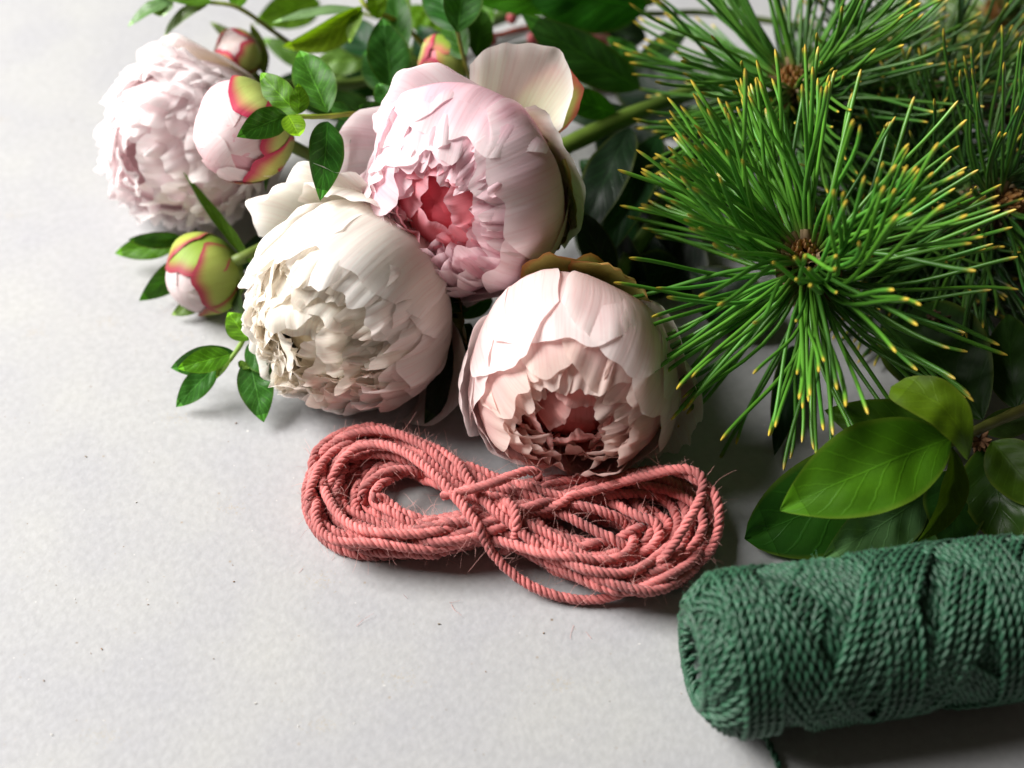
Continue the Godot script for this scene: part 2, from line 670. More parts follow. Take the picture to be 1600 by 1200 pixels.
	# brownish blotches where the plaster wears thin
	for k in 60:
		var cx := rng.randi() % side
		var cy := rng.randi() % side
		for j in 50:
			var x := posmod(cx + int(rng.randfn(0, 9)), side)
			var y := posmod(cy + int(rng.randfn(0, 5)), side)
			tab.set_pixel(x, y, tab.get_pixel(x, y).lerp(Color8(168, 150, 122), 0.35))
	var n3 := FastNoiseLite.new()
	n3.seed = 13
	n3.frequency = 0.14
	n3.fractal_octaves = 4
	var bump := n3.get_seamless_image(1024, 1024)
	bump.bump_map_to_normal_map(2.0)
	m = StandardMaterial3D.new()
	m.albedo_texture = ImageTexture.create_from_image(tab)
	m.normal_enabled = true
	m.normal_texture = ImageTexture.create_from_image(bump)
	m.normal_scale = 0.1
	m.roughness = 0.62
	m.metallic_specular = 0.4
	m.uv1_triplanar = true
	m.uv1_world_triplanar = true
	m.uv1_scale = Vector3.ONE * 2.1
	M.table = m

# ------------------------------------------------------------------ scene
func _ready() -> void:
	rng.seed = 20
	fn.seed = 3
	fn.noise_type = FastNoiseLite.TYPE_SIMPLEX_SMOOTH
	fn.frequency = 0.012
	fn.fractal_type = FastNoiseLite.FRACTAL_NONE
	# camera
	var cam := Camera3D.new()
	cam.name = "camera"
	var p := deg_to_rad(PITCH)
	cam_pos = Vector3(0, sin(p), cos(p)) * RANGE
	cam.position = cam_pos
	add_child(cam)
	cam.look_at(Vector3.ZERO)
	var lens := CameraAttributesPhysical.new()
	lens.frustum_focal_length = FOCAL
	lens.frustum_focus_distance = 0.635
	lens.exposure_aperture = 4.7
	lens.frustum_near = 0.01
	lens.frustum_far = 20.0
	cam.attributes = lens
	cam_x = cam.basis.x
	cam_y = cam.basis.y
	cam_z = cam.basis.z
	tan_half = tan(deg_to_rad(cam.fov) / 2.0)
	# room light and exposure
	var we := WorldEnvironment.new()
	we.name = "world_environment"
	var e := Environment.new()
	e.background_mode = Environment.BG_COLOR
	e.background_color = Color(0.05, 0.042, 0.034).linear_to_srgb()
	e.tonemap_mode = Environment.TONE_MAPPER_LINEAR
	e.tonemap_exposure = 1.12
	e.sdfgi_enabled = true
	e.ssao_enabled = true
	e.ssil_enabled = true
	we.environment = e
	add_child(we)
	# the window, behind and to the left
	var win := AreaLight3D.new()
	win.name = "window_light"
	win.area_size = Vector2(1.15, 1.05)
	win.area_normalize_energy = true
	win.light_energy = 10.2
	win.light_color = Color(1.0, 0.992, 0.98)
	win.area_range = 8.0
	win.shadow_enabled = true
	add_child(win)
	win.position = Vector3(-1.5, 1.32, -0.3)
	win.look_at(Vector3(0.05, 0.0, 0.0))
	materials()
	table()
	bouquet()
	sprigs()
	pines()
	broadleaf()
	hank()
	spool()

func table() -> void:
	var pm := PlaneMesh.new()
	pm.size = Vector2(2.4, 2.4)
	var o := part("table_surface", pm, M.table, self)
	o.set_meta("label", "pale grey white plaster tabletop with fine specks")
	o.set_meta("kind", "structure")

	# crumbs and stray fibres on the table
	var g := Geo.new()
	for k in 30:
		var c := at(rng.randf_range(60, 1100), rng.randf_range(660, 1160), 0.0)
		var r := rng.randf_range(0.00015, 0.0004)
		var d := Vector3(rng.randf_range(-1, 1), 0, rng.randf_range(-1, 1)).normalized() * r
		var col := C(150, 120, 92) if rng.randf() < 0.5 else (C(225, 222, 214) if rng.randf() < 0.6 else C(136, 122, 102))
		g.tube(PackedVector3Array([c - d * 1.4 + Vector3(0, r * 0.6, 0), c - d + Vector3(0, r * 0.8, 0), c + d + Vector3(0, r * 0.8, 0), c + d * 1.5 + Vector3(0, r * 0.5, 0)]), PackedFloat32Array([r * 0.1, r * 0.8, r * 0.7, r * 0.1]), same(4, col), 5)
	for k in 26:
		var c := at(rng.randf_range(440, 1180), rng.randf_range(640, 1010), 0.0003)
		hair(g, c, Vector3(rng.randf_range(-1, 1), 0.0, rng.randf_range(-1, 1)), rng.randf_range(0.003, 0.011), 0.00008, C(205, 140, 130))
	o = part("crumbs", g.mesh(), M.bark, self)
	o.set_meta("label", "tiny crumbs and stray red fibres scattered on the pale tabletop")
	o.set_meta("category", "crumbs")
	o.set_meta("kind", "stuff")

func bouquet() -> void:
	pink_peony()
	white_peony()
	blush_peony()
	pale_peony()
	buds()

func pink_peony() -> void:
	var R := 0.0445
	var c := at(722, 300, 0.082)
	var fl := thing("peony", "large pink double peony open to a deep rose hollow, highest of the bouquet", "peony", c, "open peonies")
	var ax := aim(c, -0.33, 0.27)
	var white := C(250, 236, 240)
	var pink := C(228, 172, 190)
	var rim := C(251, 246, 246)
	var lop := 0.0
	var com := {"lop": lop, "base": C(240, 178, 198), "tip": white, "edge": rim, "grad": 0.7, "blush": C(242, 190, 208)}
	petals(fl, R, ax, [
		{"phi": 78, "t1": 143, "w": 50, "rs": 1.035, "ruf": 0.035, "notch": 0.05, "round": 0.22, "nu": 34, "nv": 34, "seed": 3.0},
		{"phi": 18, "t1": 136, "w": 46, "rs": 1.01, "ruf": 0.04, "notch": 0.06, "round": 0.2, "nu": 34, "nv": 34, "seed": 9.0},
		{"phi": 128, "t1": 136, "w": 40, "rs": 1.0, "ruf": 0.03, "notch": 0.05, "nu": 30, "nv": 30, "seed": 14.0},
		{"phi": 150, "t1": 112, "w": 52, "rs": 1.06, "ruf": 0.02, "notch": 0.03, "nu": 30, "nv": 30, "seed": 21.0, "lift": 0.03},
		{"phi": 190, "t1": 120, "w": 40, "rs": 1.0, "ruf": 0.04, "notch": 0.06, "nu": 30, "nv": 30, "seed": 24.0, "flare": 0.05},
		{"phi": 225, "t1": 122, "w": 38, "rs": 0.99, "ruf": 0.05, "notch": 0.06, "nu": 28, "nv": 28, "seed": 31.0},
		{"phi": 262, "t1": 128, "w": 40, "rs": 0.98, "ruf": 0.05, "notch": 0.07, "nu": 28, "nv": 28, "seed": 37.0},
		{"phi": 300, "t1": 124, "w": 38, "rs": 0.98, "ruf": 0.05, "notch": 0.07, "nu": 28, "nv": 28, "seed": 41.0},
		{"phi": 335, "t1": 128, "w": 36, "rs": 0.96, "ruf": 0.06, "notch": 0.07, "nu": 28, "nv": 28, "seed": 47.0},
		{"phi": 205, "t1": 100, "w": 42, "rs": 1.03, "flare": 0.12, "ruf": 0.06, "nu": 30, "nv": 30, "seed": 71.0},
		{"phi": 255, "t1": 104, "w": 36, "rs": 1.03, "flare": 0.08, "ruf": 0.06, "nu": 30, "nv": 30, "seed": 73.0},
		# loose guard petals thrown back
		{"phi": 288, "t1": 92, "w": 24, "rs": 1.02, "flare": 0.36, "ruf": 0.05, "nu": 28, "nv": 28, "seed": 53.0, "tip": C(246, 238, 240), "base": C(236, 205, 215)},
		{"phi": 328, "t1": 92, "w": 34, "rs": 1.03, "flare": 0.13, "ruf": 0.07, "nu": 30, "nv": 30, "seed": 59.0, "tip": C(246, 240, 240), "base": C(236, 205, 215), "curl": 0.05},
		{"phi": 30, "t1": 68, "w": 27, "rs": 1.02, "flare": 0.5, "ruf": 0.05, "round": 0.15, "nu": 30, "nv": 30, "seed": 61.0, "tip": C(243, 238, 228), "base": C(214, 216, 160), "edge": C(246, 240, 236), "lift": -0.14},
		{"phi": 84, "t1": 84, "w": 40, "rs": 1.04, "flare": 0.17, "ruf": 0.05, "round": 0.15, "nu": 30, "nv": 30, "seed": 67.0, "tip": C(244, 238, 232), "base": C(226, 222, 190), "lift": -0.03},
	], com)
	var inner := {"lop": lop, "base": C(246, 150, 168), "tip": C(248, 214, 224), "edge": C(244, 226, 230), "grad": 1.15, "edge_mix": 0.7}
	for q in [[180, 0.965, 134], [205, 0.955, 138], [238, 0.965, 134], [268, 0.955, 140], [292, 0.945, 136], [315, 0.95, 140], [350, 0.94, 143], [160, 0.95, 138], [225, 0.935, 143], [255, 0.93, 145], [5, 0.93, 147], [325, 0.925, 146], [185, 0.93, 144], [60, 0.95, 150], [100, 0.94, 149]]:
		petals(fl, R, ax, [{"phi": q[0], "rs": q[1], "t1": q[2], "w": rng.randf_range(22, 32), "ruf": 0.08, "notch": 0.06, "nu": 24, "nv": 20, "cleft": rng.randf_range(-0.5, 0.5), "lift": rng.randf_range(-0.02, 0.04)}], com)
	petals(fl, R, ax, ring(8, 0.91, 146, 28, {"ruf": 0.07, "notch": 0.06}), inner)
	petals(fl, R, ax, ring(10, 0.855, 149, 25, {"ruf": 0.07, "notch": 0.06}), inner)
	petals(fl, R, ax, ring(10, 0.79, 152, 24, {"ruf": 0.09, "notch": 0.07}), inner)
	petals(fl, R, ax, ring(10, 0.71, 153, 24, {"ruf": 0.11, "notch": 0.08}), inner)
	petals(fl, R, ax, ring(8, 0.61, 142, 28, {"ruf": 0.11, "notch": 0.08, "tip": C(226, 150, 172)}), inner)
	petals(fl, R, ax, ring(7, 0.48, 128, 32, {"ruf": 0.11, "notch": 0.08, "tip": C(242, 150, 164)}), inner)
	petals(fl, R, ax, ring(7, 0.34, 118, 40, {"ruf": 0.12, "tip": C(242, 140, 154), "edge": C(246, 190, 200)}), inner)
	petals(fl, R, ax, ring(5, 0.2, 120, 50, {"ruf": 0.15, "tip": C(242, 136, 150), "edge": C(246, 190, 200)}), inner)
	petals(fl, R, ax, ring(5, 0.56, 187, 48, {"t0": 105.0, "ruf": 0.05}), {"lop": lop, "base": C(240, 110, 126), "tip": C(246, 128, 142)})
	petals(fl, R, ax, frill(34, 0.64, 112, 179, 20, {"ruf": 0.10, "notch": 0.06}), {"lop": lop, "base": C(250, 140, 150), "tip": C(250, 172, 182), "edge": C(244, 190, 200), "grad": 1.3})
	# narrow petals piled inside the lower lip and a ruffled heap on the upper right
	for k in 24:
		petals(fl, R, ax, [{"phi": rng.randf_range(100, 225), "rs": rng.randf_range(0.62, 0.9), "t1": rng.randf_range(136, 152), "w": rng.randf_range(9, 15), "ruf": 0.08, "notch": 0.05, "nu": 10, "nv": 14, "round": 0.35}], inner)
	for k in 12:
		petals(fl, R, ax, [{"phi": rng.randf_range(0, 110), "rs": rng.randf_range(0.7, 0.9), "t1": rng.randf_range(146, 158), "w": rng.randf_range(14, 22), "ruf": 0.14, "notch": 0.08, "nu": 14, "nv": 14, "round": 0.3}], inner)
	# sepals
	var sep := {"called": "sepal", "mat": M.sepal, "base": C(120, 140, 50), "tip": C(196, 205, 120), "edge": C(200, 40, 80), "edge_mix": 0.8, "ruf": 0.03, "nu": 18, "nv": 18}
	petals(fl, R, ax, [
		{"phi": 96, "t1": 82, "w": 24, "rs": 1.08, "flare": 0.06, "edge": C(150, 120, 50)},
		{"phi": 46, "t1": 64, "w": 13, "rs": 1.08, "flare": 0.44},
		{"phi": 120, "t1": 78, "w": 20, "rs": 1.08, "edge": C(150, 90, 40), "tip": C(170, 175, 100)},
	], sep)
	
	stem(fl, [[800, 270, 0.045], [890, 225, 0.05], [1000, 175, 0.045], [1150, 120, 0.03], [1350, 60, 0.015]], 0.0045, 0.0042, C(96, 118, 40), C(70, 95, 34))
	var dark := C(38, 84, 24)
	leaf(fl, [1000, 138, 0.05], [815, 22, 0.085], 74, C(50, 96, 30), M.leaf, {"roll": -15.0, "bend": 0.05, "fold": 0.25})
	leaf(fl, [962, 178, 0.05], [848, 140, 0.075], 46, C(52, 104, 30), M.leaf, {"roll": 10.0, "bend": 0.03})
	leaf(fl, [1000, 184, 0.04], [905, 170, 0.05], 30, C(60, 90, 62), M.leaf, {"roll": 30.0})
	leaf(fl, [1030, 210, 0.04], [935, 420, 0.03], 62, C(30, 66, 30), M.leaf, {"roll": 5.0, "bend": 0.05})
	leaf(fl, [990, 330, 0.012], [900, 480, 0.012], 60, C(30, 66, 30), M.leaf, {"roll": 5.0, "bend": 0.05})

func white_peony() -> void:
	var R := 0.0455
	var c := at(545, 485, 0.046)
	var fl := thing("peony", "white peony with creamy crinkled mouth turned left, below the pink peony", "peony", c, "open peonies")
	var ax := aim(c, -0.55, 0.42)
	var lop := 90.0
	var com := {"lop": lop, "base": C(242, 236, 222), "tip": C(247, 245, 240), "edge": C(250, 249, 246), "grad": 0.8, "ruf": 0.035}
	petals(fl, R, ax, [
		{"phi": 42, "t1": 126, "w": 46, "rs": 1.035, "round": 0.16, "notch": 0.03, "nu": 34, "nv": 34, "seed": 103.0},
		{"phi": 345, "t1": 134, "w": 38, "rs": 1.02, "round": 0.2, "notch": 0.05, "nu": 32, "nv": 32, "seed": 107.0},
		{"phi": 95, "t1": 128, "w": 46, "rs": 0.985, "round": 0.2, "notch": 0.05, "nu": 32, "nv": 32, "seed": 109.0, "base": C(242, 220, 216)},
		{"phi": 135, "t1": 130, "w": 38, "rs": 0.97, "notch": 0.07, "nu": 28, "nv": 28, "seed": 113.0, "base": C(242, 220, 216)},
		{"phi": 168, "t1": 94, "w": 40, "rs": 1.04, "notch": 0.04, "nu": 28, "nv": 28, "seed": 117.0, "base": C(234, 208, 206), "tip": C(246, 236, 232), "flare": 0.24},
		{"phi": 205, "t1": 112, "w": 38, "rs": 0.99, "notch": 0.06, "nu": 28, "nv": 28, "seed": 119.0, "flare": 0.05},
		{"phi": 245, "t1": 114, "w": 36, "rs": 0.98, "notch": 0.06, "nu": 28, "nv": 28, "seed": 123.0},
		{"phi": 285, "t1": 118, "w": 36, "rs": 0.97, "notch": 0.06, "nu": 28, "nv": 28, "seed": 127.0},
		{"phi": 312, "t1": 116, "w": 34, "rs": 1.02, "notch": 0.06, "nu": 28, "nv": 28, "seed": 129.0, "flare": 0.10},
		{"phi": 336, "t1": 88, "w": 36, "rs": 1.05, "flare": 0.30, "round": 0.22, "ruf": 0.08, "nu": 32, "nv": 32, "seed": 131.0, "tip": C(244, 242, 234), "base": C(226, 224, 196)},
		{"phi": 8, "t1": 86, "w": 34, "rs": 1.05, "flare": 0.12, "round": 0.2, "ruf": 0.06, "nu": 32, "nv": 32, "seed": 137.0, "tip": C(244, 242, 234), "base": C(226, 224, 190)},
	], com)
	var inner := {"lop": lop, "base": C(248, 242, 222), "tip": C(251, 248, 238), "edge": C(244, 240, 230), "grad": 0.9}
	for q in [[80, 1.0, 112], [110, 0.99, 118], [145, 0.985, 116], [178, 0.985, 114], [98, 0.97, 128], [128, 0.965, 126], [160, 0.965, 124], [195, 0.965, 122], [225, 0.97, 122], [255, 0.965, 126], [285, 0.965, 128], [310, 0.97, 132], [112, 0.945, 136], [145, 0.945, 134], [178, 0.94, 134], [208, 0.945, 132], [238, 0.945, 134], [268, 0.945, 136], [298, 0.945, 138], [75, 0.96, 136], [50, 0.96, 140], [20, 0.96, 142]]:
		petals(fl, R, ax, [{"phi": q[0] + rng.randf_range(-5, 5), "rs": q[1], "t1": q[2] + rng.randf_range(-3, 3), "w": rng.randf_range(22, 32), "ruf": 0.09, "notch": 0.06, "nu": 24, "nv": 20, "cleft": rng.randf_range(-0.5, 0.5), "lift": rng.randf_range(-0.02, 0.05), "flare": rng.randf_range(-0.02, 0.04)}], com)
	petals(fl, R, ax, ring(11, 0.915, 142, 23, {"ruf": 0.1, "notch": 0.07}), inner)
	petals(fl, R, ax, ring(11, 0.86, 148, 22, {"ruf": 0.11, "notch": 0.08}), inner)
	petals(fl, R, ax, ring(11, 0.79, 153, 22, {"ruf": 0.13, "notch": 0.1}), inner)
	petals(fl, R, ax, ring(10, 0.71, 157, 23, {"ruf": 0.14, "notch": 0.1}), inner)
	petals(fl, R, ax, ring(5, 0.6, 187, 48, {"t0": 105.0, "ruf": 0.05}), {"lop": lop, "base": C(244, 236, 210), "tip": C(246, 240, 222)})
	petals(fl, R, ax, frill(24, 0.78, 128, 179, 20, {"ruf": 0.1}), inner)
	petals(fl, R, ax, frill(44, 0.69, 115, 179, 24), inner)
	receptacle(fl, R * 0.62, C(240, 232, 208))
	var sep := {"called": "sepal", "mat": M.sepal, "base": C(110, 100, 44), "tip": C(150, 150, 80), "edge": C(130, 70, 44), "ruf": 0.05, "nu": 14, "nv": 14}
	petals(fl, R, ax, [{"phi": 75, "t1": 60, "w": 20, "rs": 1.05}, {"phi": 130, "t1": 58, "w": 18, "rs": 1.06, "flare": 0.1}], sep)
	
	stem(fl, [[610, 450, 0.03], [720, 410, 0.025], [850, 330, 0.02], [1050, 200, 0.012], [1250, 100, 0.01]], 0.004, 0.004, C(86, 108, 44), C(60, 90, 34))
	leaf(fl, [735, 505, 0.02], [663, 664, 0.006], 62, C(34, 52, 26), M.leaf, {"roll": -10.0, "bend": 0.05, "edge": C(90, 50, 30)})
	leaf(fl, [735, 478, 0.03], [632, 502, 0.05], 38, C(48, 92, 30), M.leaf, {"roll": 40.0, "bend": 0.06, "edge": C(150, 90, 40)})
	leaf(fl, [770, 470, 0.025], [670, 478, 0.035], 52, C(40, 80, 26), M.leaf, {"roll": 0.0, "bend": 0.03})

func blush_peony() -> void:
	var R := 0.0432
	var c := at(895, 592, 0.044)
	var fl := thing("peony", "blush cream peony lying nearest the red twine, mouth facing down in shade", "peony", c, "open peonies")
	var ax := aim(c, -0.04, 0.56)
	var lop := 200.0
	var com := {"lop": lop, "base": C(242, 226, 218), "tip": C(247, 230, 230), "edge": C(251, 244, 242), "grad": 0.9, "ruf": 0.03, "blush": C(232, 200, 198)}
	petals(fl, R, ax, [
		{"phi": 358, "t1": 128, "w": 46, "rs": 1.0, "round": 0.14, "notch": 0.06, "nu": 34, "nv": 34, "seed": 203.0},
		{"phi": 34, "t1": 134, "w": 36, "rs": 1.02, "round": 0.2, "notch": 0.05, "nu": 32, "nv": 32, "seed": 207.0},
		{"phi": 66, "t1": 138, "w": 36, "rs": 0.99, "round": 0.2, "notch": 0.05, "nu": 30, "nv": 30, "seed": 211.0},
		{"phi": 318, "t1": 128, "w": 36, "rs": 1.015, "round": 0.2, "notch": 0.05, "nu": 30, "nv": 30, "seed": 213.0},
		{"phi": 282, "t1": 116, "w": 38, "rs": 1.01, "round": 0.2, "notch": 0.05, "nu": 30, "nv": 30, "seed": 217.0},
		{"phi": 102, "t1": 120, "w": 44, "rs": 1.02, "round": 0.2, "notch": 0.04, "nu": 30, "nv": 30, "seed": 219.0},
		{"phi": 142, "t1": 122, "w": 40, "rs": 1.0, "notch": 0.05, "nu": 28, "nv": 28, "seed": 223.0},
		{"phi": 180, "t1": 122, "w": 38, "rs": 0.98, "notch": 0.05, "nu": 28, "nv": 28, "seed": 227.0},
		{"phi": 218, "t1": 120, "w": 38, "rs": 0.99, "notch": 0.06, "nu": 28, "nv": 28, "seed": 229.0},
		{"phi": 250, "t1": 116, "w": 36, "rs": 1.0, "notch": 0.06, "nu": 28, "nv": 28, "seed": 231.0},
		{"phi": 92, "t1": 86, "w": 30, "rs": 1.06, "flare": 0.10, "nu": 26, "nv": 26, "seed": 233.0},
		{"phi": 172, "t1": 104, "w": 34, "rs": 1.03, "flare": 0.12, "nu": 26, "nv": 26, "seed": 241.0},
		{"phi": 262, "t1": 108, "w": 32, "rs": 1.03, "flare": 0.08, "nu": 26, "nv": 26, "seed": 243.0},
		{"phi": 125, "t1": 92, "w": 26, "rs": 1.08, "flare": 0.16, "nu": 26, "nv": 26, "seed": 239.0, "notch": 0.15},
	], com)
	var inner := {"lop": lop, "base": C(226, 150, 150), "tip": C(242, 216, 210), "edge": C(238, 220, 210), "grad": 0.9}
	petals(fl, R, ax, ring(8, 0.92, 143, 29, {"ruf": 0.05, "notch": 0.05}), inner)
	petals(fl, R, ax, ring(10, 0.85, 150, 24, {"ruf": 0.07, "notch": 0.07}), inner)
	petals(fl, R, ax, ring(10, 0.77, 154, 23, {"ruf": 0.09, "notch": 0.08}), inner)
	petals(fl, R, ax, ring(10, 0.68, 155, 23, {"ruf": 0.11, "notch": 0.08}), inner)
	petals(fl, R, ax, ring(8, 0.57, 144, 28, {"ruf": 0.11, "tip": C(214, 150, 148)}), inner)
	petals(fl, R, ax, ring(7, 0.44, 132, 32, {"ruf": 0.12, "tip": C(196, 116, 118)}), inner)
	petals(fl, R, ax, ring(7, 0.3, 125, 42, {"ruf": 0.14, "tip": C(180, 90, 94), "edge": C(214, 150, 148)}), inner)
	petals(fl, R, ax, ring(5, 0.18, 120, 50, {"ruf": 0.15, "tip": C(170, 84, 88)}), inner)
	petals(fl, R, ax, ring(5, 0.53, 187, 48, {"t0": 105.0, "ruf": 0.05}), {"lop": lop, "base": C(226, 130, 128), "tip": C(232, 150, 146)})
	petals(fl, R, ax, frill(32, 0.60, 110, 179, 20, {"ruf": 0.10, "notch": 0.06}), {"lop": lop, "base": C(236, 150, 146), "tip": C(244, 188, 182), "edge": C(232, 190, 184), "grad": 1.1})
	for k in 18:
		petals(fl, R, ax, [{"phi": rng.randf_range(95, 265), "rs": rng.randf_range(0.5, 0.88), "t1": rng.randf_range(136, 152), "w": rng.randf_range(9, 15), "ruf": 0.1, "notch": 0.06, "nu": 10, "nv": 14, "round": 0.35}], inner)
	var sep := {"called": "sepal", "mat": M.sepal, "base": C(150, 150, 70), "tip": C(196, 190, 110), "edge": C(170, 90, 50), "ruf": 0.06, "nu": 16, "nv": 16}
	petals(fl, R, ax, [{"phi": 352, "t1": 62, "w": 24, "rs": 1.05, "flare": 0.10}, {"phi": 28, "t1": 74, "w": 24, "rs": 1.06, "flare": 0.06}], sep)
	
	stem(fl, [[930, 480, 0.03], [1000, 380, 0.02], [1100, 250, 0.012], [1250, 130, 0.01]], 0.004, 0.004, C(86, 108, 44), C(60, 90, 34))

func pale_peony() -> void:
	var R := 0.0395
	var c := at(292, 222, 0.043)
	var fl := thing("peony", "frilly pale peony at the far left of the bouquet, softly out of focus", "peony", c, "open peonies")
	var ax := aim(c, -0.6, 0.3)
	var lop := 330.0
	var com := {"lop": lop, "base": C(248, 228, 230), "tip": C(250, 246, 246), "edge": C(250, 246, 246), "grad": 0.8, "ruf": 0.05}
	petals(fl, R, ax, [
		{"phi": 20, "t1": 122, "w": 46, "rs": 1.02, "round": 0.2, "nu": 28, "nv": 28, "seed": 303.0, "tip": C(248, 246, 246)},
		{"phi": 340, "t1": 118, "w": 40, "rs": 1.0, "nu": 28, "nv": 28, "seed": 307.0},
		{"phi": 65, "t1": 118, "w": 40, "rs": 0.99, "nu": 28, "nv": 28, "seed": 309.0},
		{"phi": 110, "t1": 120, "w": 42, "rs": 0.98, "nu": 28, "nv": 28, "seed": 311.0, "base": C(240, 200, 206)},
		{"phi": 150, "t1": 116, "w": 40, "rs": 0.98, "nu": 26, "nv": 26, "seed": 313.0, "base": C(240, 200, 206)},
		{"phi": 190, "t1": 116, "w": 38, "rs": 0.97, "nu": 26, "nv": 26, "seed": 317.0},
		{"phi": 130, "t1": 82, "w": 30, "rs": 1.06, "flare": 0.12, "nu": 26, "nv": 26, "seed": 319.0, "base": C(236, 196, 204)},
		{"phi": 345, "t1": 92, "w": 30, "rs": 1.05, "flare": 0.2, "nu": 26, "nv": 26, "seed": 321.0, "base": C(240, 230, 196)},
		{"phi": 310, "t1": 104, "w": 30, "rs": 1.04, "flare": 0.14, "nu": 26, "nv": 26, "seed": 323.0},
		{"phi": 10, "t1": 84, "w": 30, "rs": 1.07, "flare": 0.12, "nu": 26, "nv": 26, "seed": 327.0, "base": C(240, 226, 180)},
	], com)
	var inner := {"lop": lop, "base": C(248, 222, 226), "tip": C(251, 247, 247), "edge": C(250, 246, 246), "grad": 0.6}
	petals(fl, R, ax, frill(76, 0.93, 92, 178, 19, {"ruf": 0.1, "notch": 0.06}), inner)
	petals(fl, R, ax, ring(8, 0.8, 150, 34, {"ruf": 0.08}), inner)
	receptacle(fl, R * 0.62, C(230, 180, 190))
	stem(fl, [[370, 190, 0.03], [480, 150, 0.02], [700, 60, 0.012], [900, -20, 0.01]], 0.004, 0.004, C(96, 118, 50), C(70, 100, 40))
	leaf(fl, [610, 420, 0.012], [390, 330, 0.008], 110, C(28, 56, 26), M.leaf, {"roll": 0.0})
	leaf(fl, [560, 330, 0.012], [350, 420, 0.006], 80, C(28, 56, 26), M.leaf, {"roll": 0.0})

func bud(label: String, c: Vector3, R: float, dx: float, dy: float, spec: Array, stems: Array, heart: Color) -> Node3D:
	var fl := thing("peony_bud", label, "flower bud", c, "closed peony buds")
	var ax := aim(c, dx, dy)
	petals(fl, R, ax, spec, {"ruf": 0.02, "notch": 0.04, "nu": 22, "nv": 22, "round": 0.35})
	receptacle(fl, R * 0.88, heart)
	stem(fl, stems, 0.0028, 0.003, C(110, 126, 50), C(74, 96, 40))
	return fl

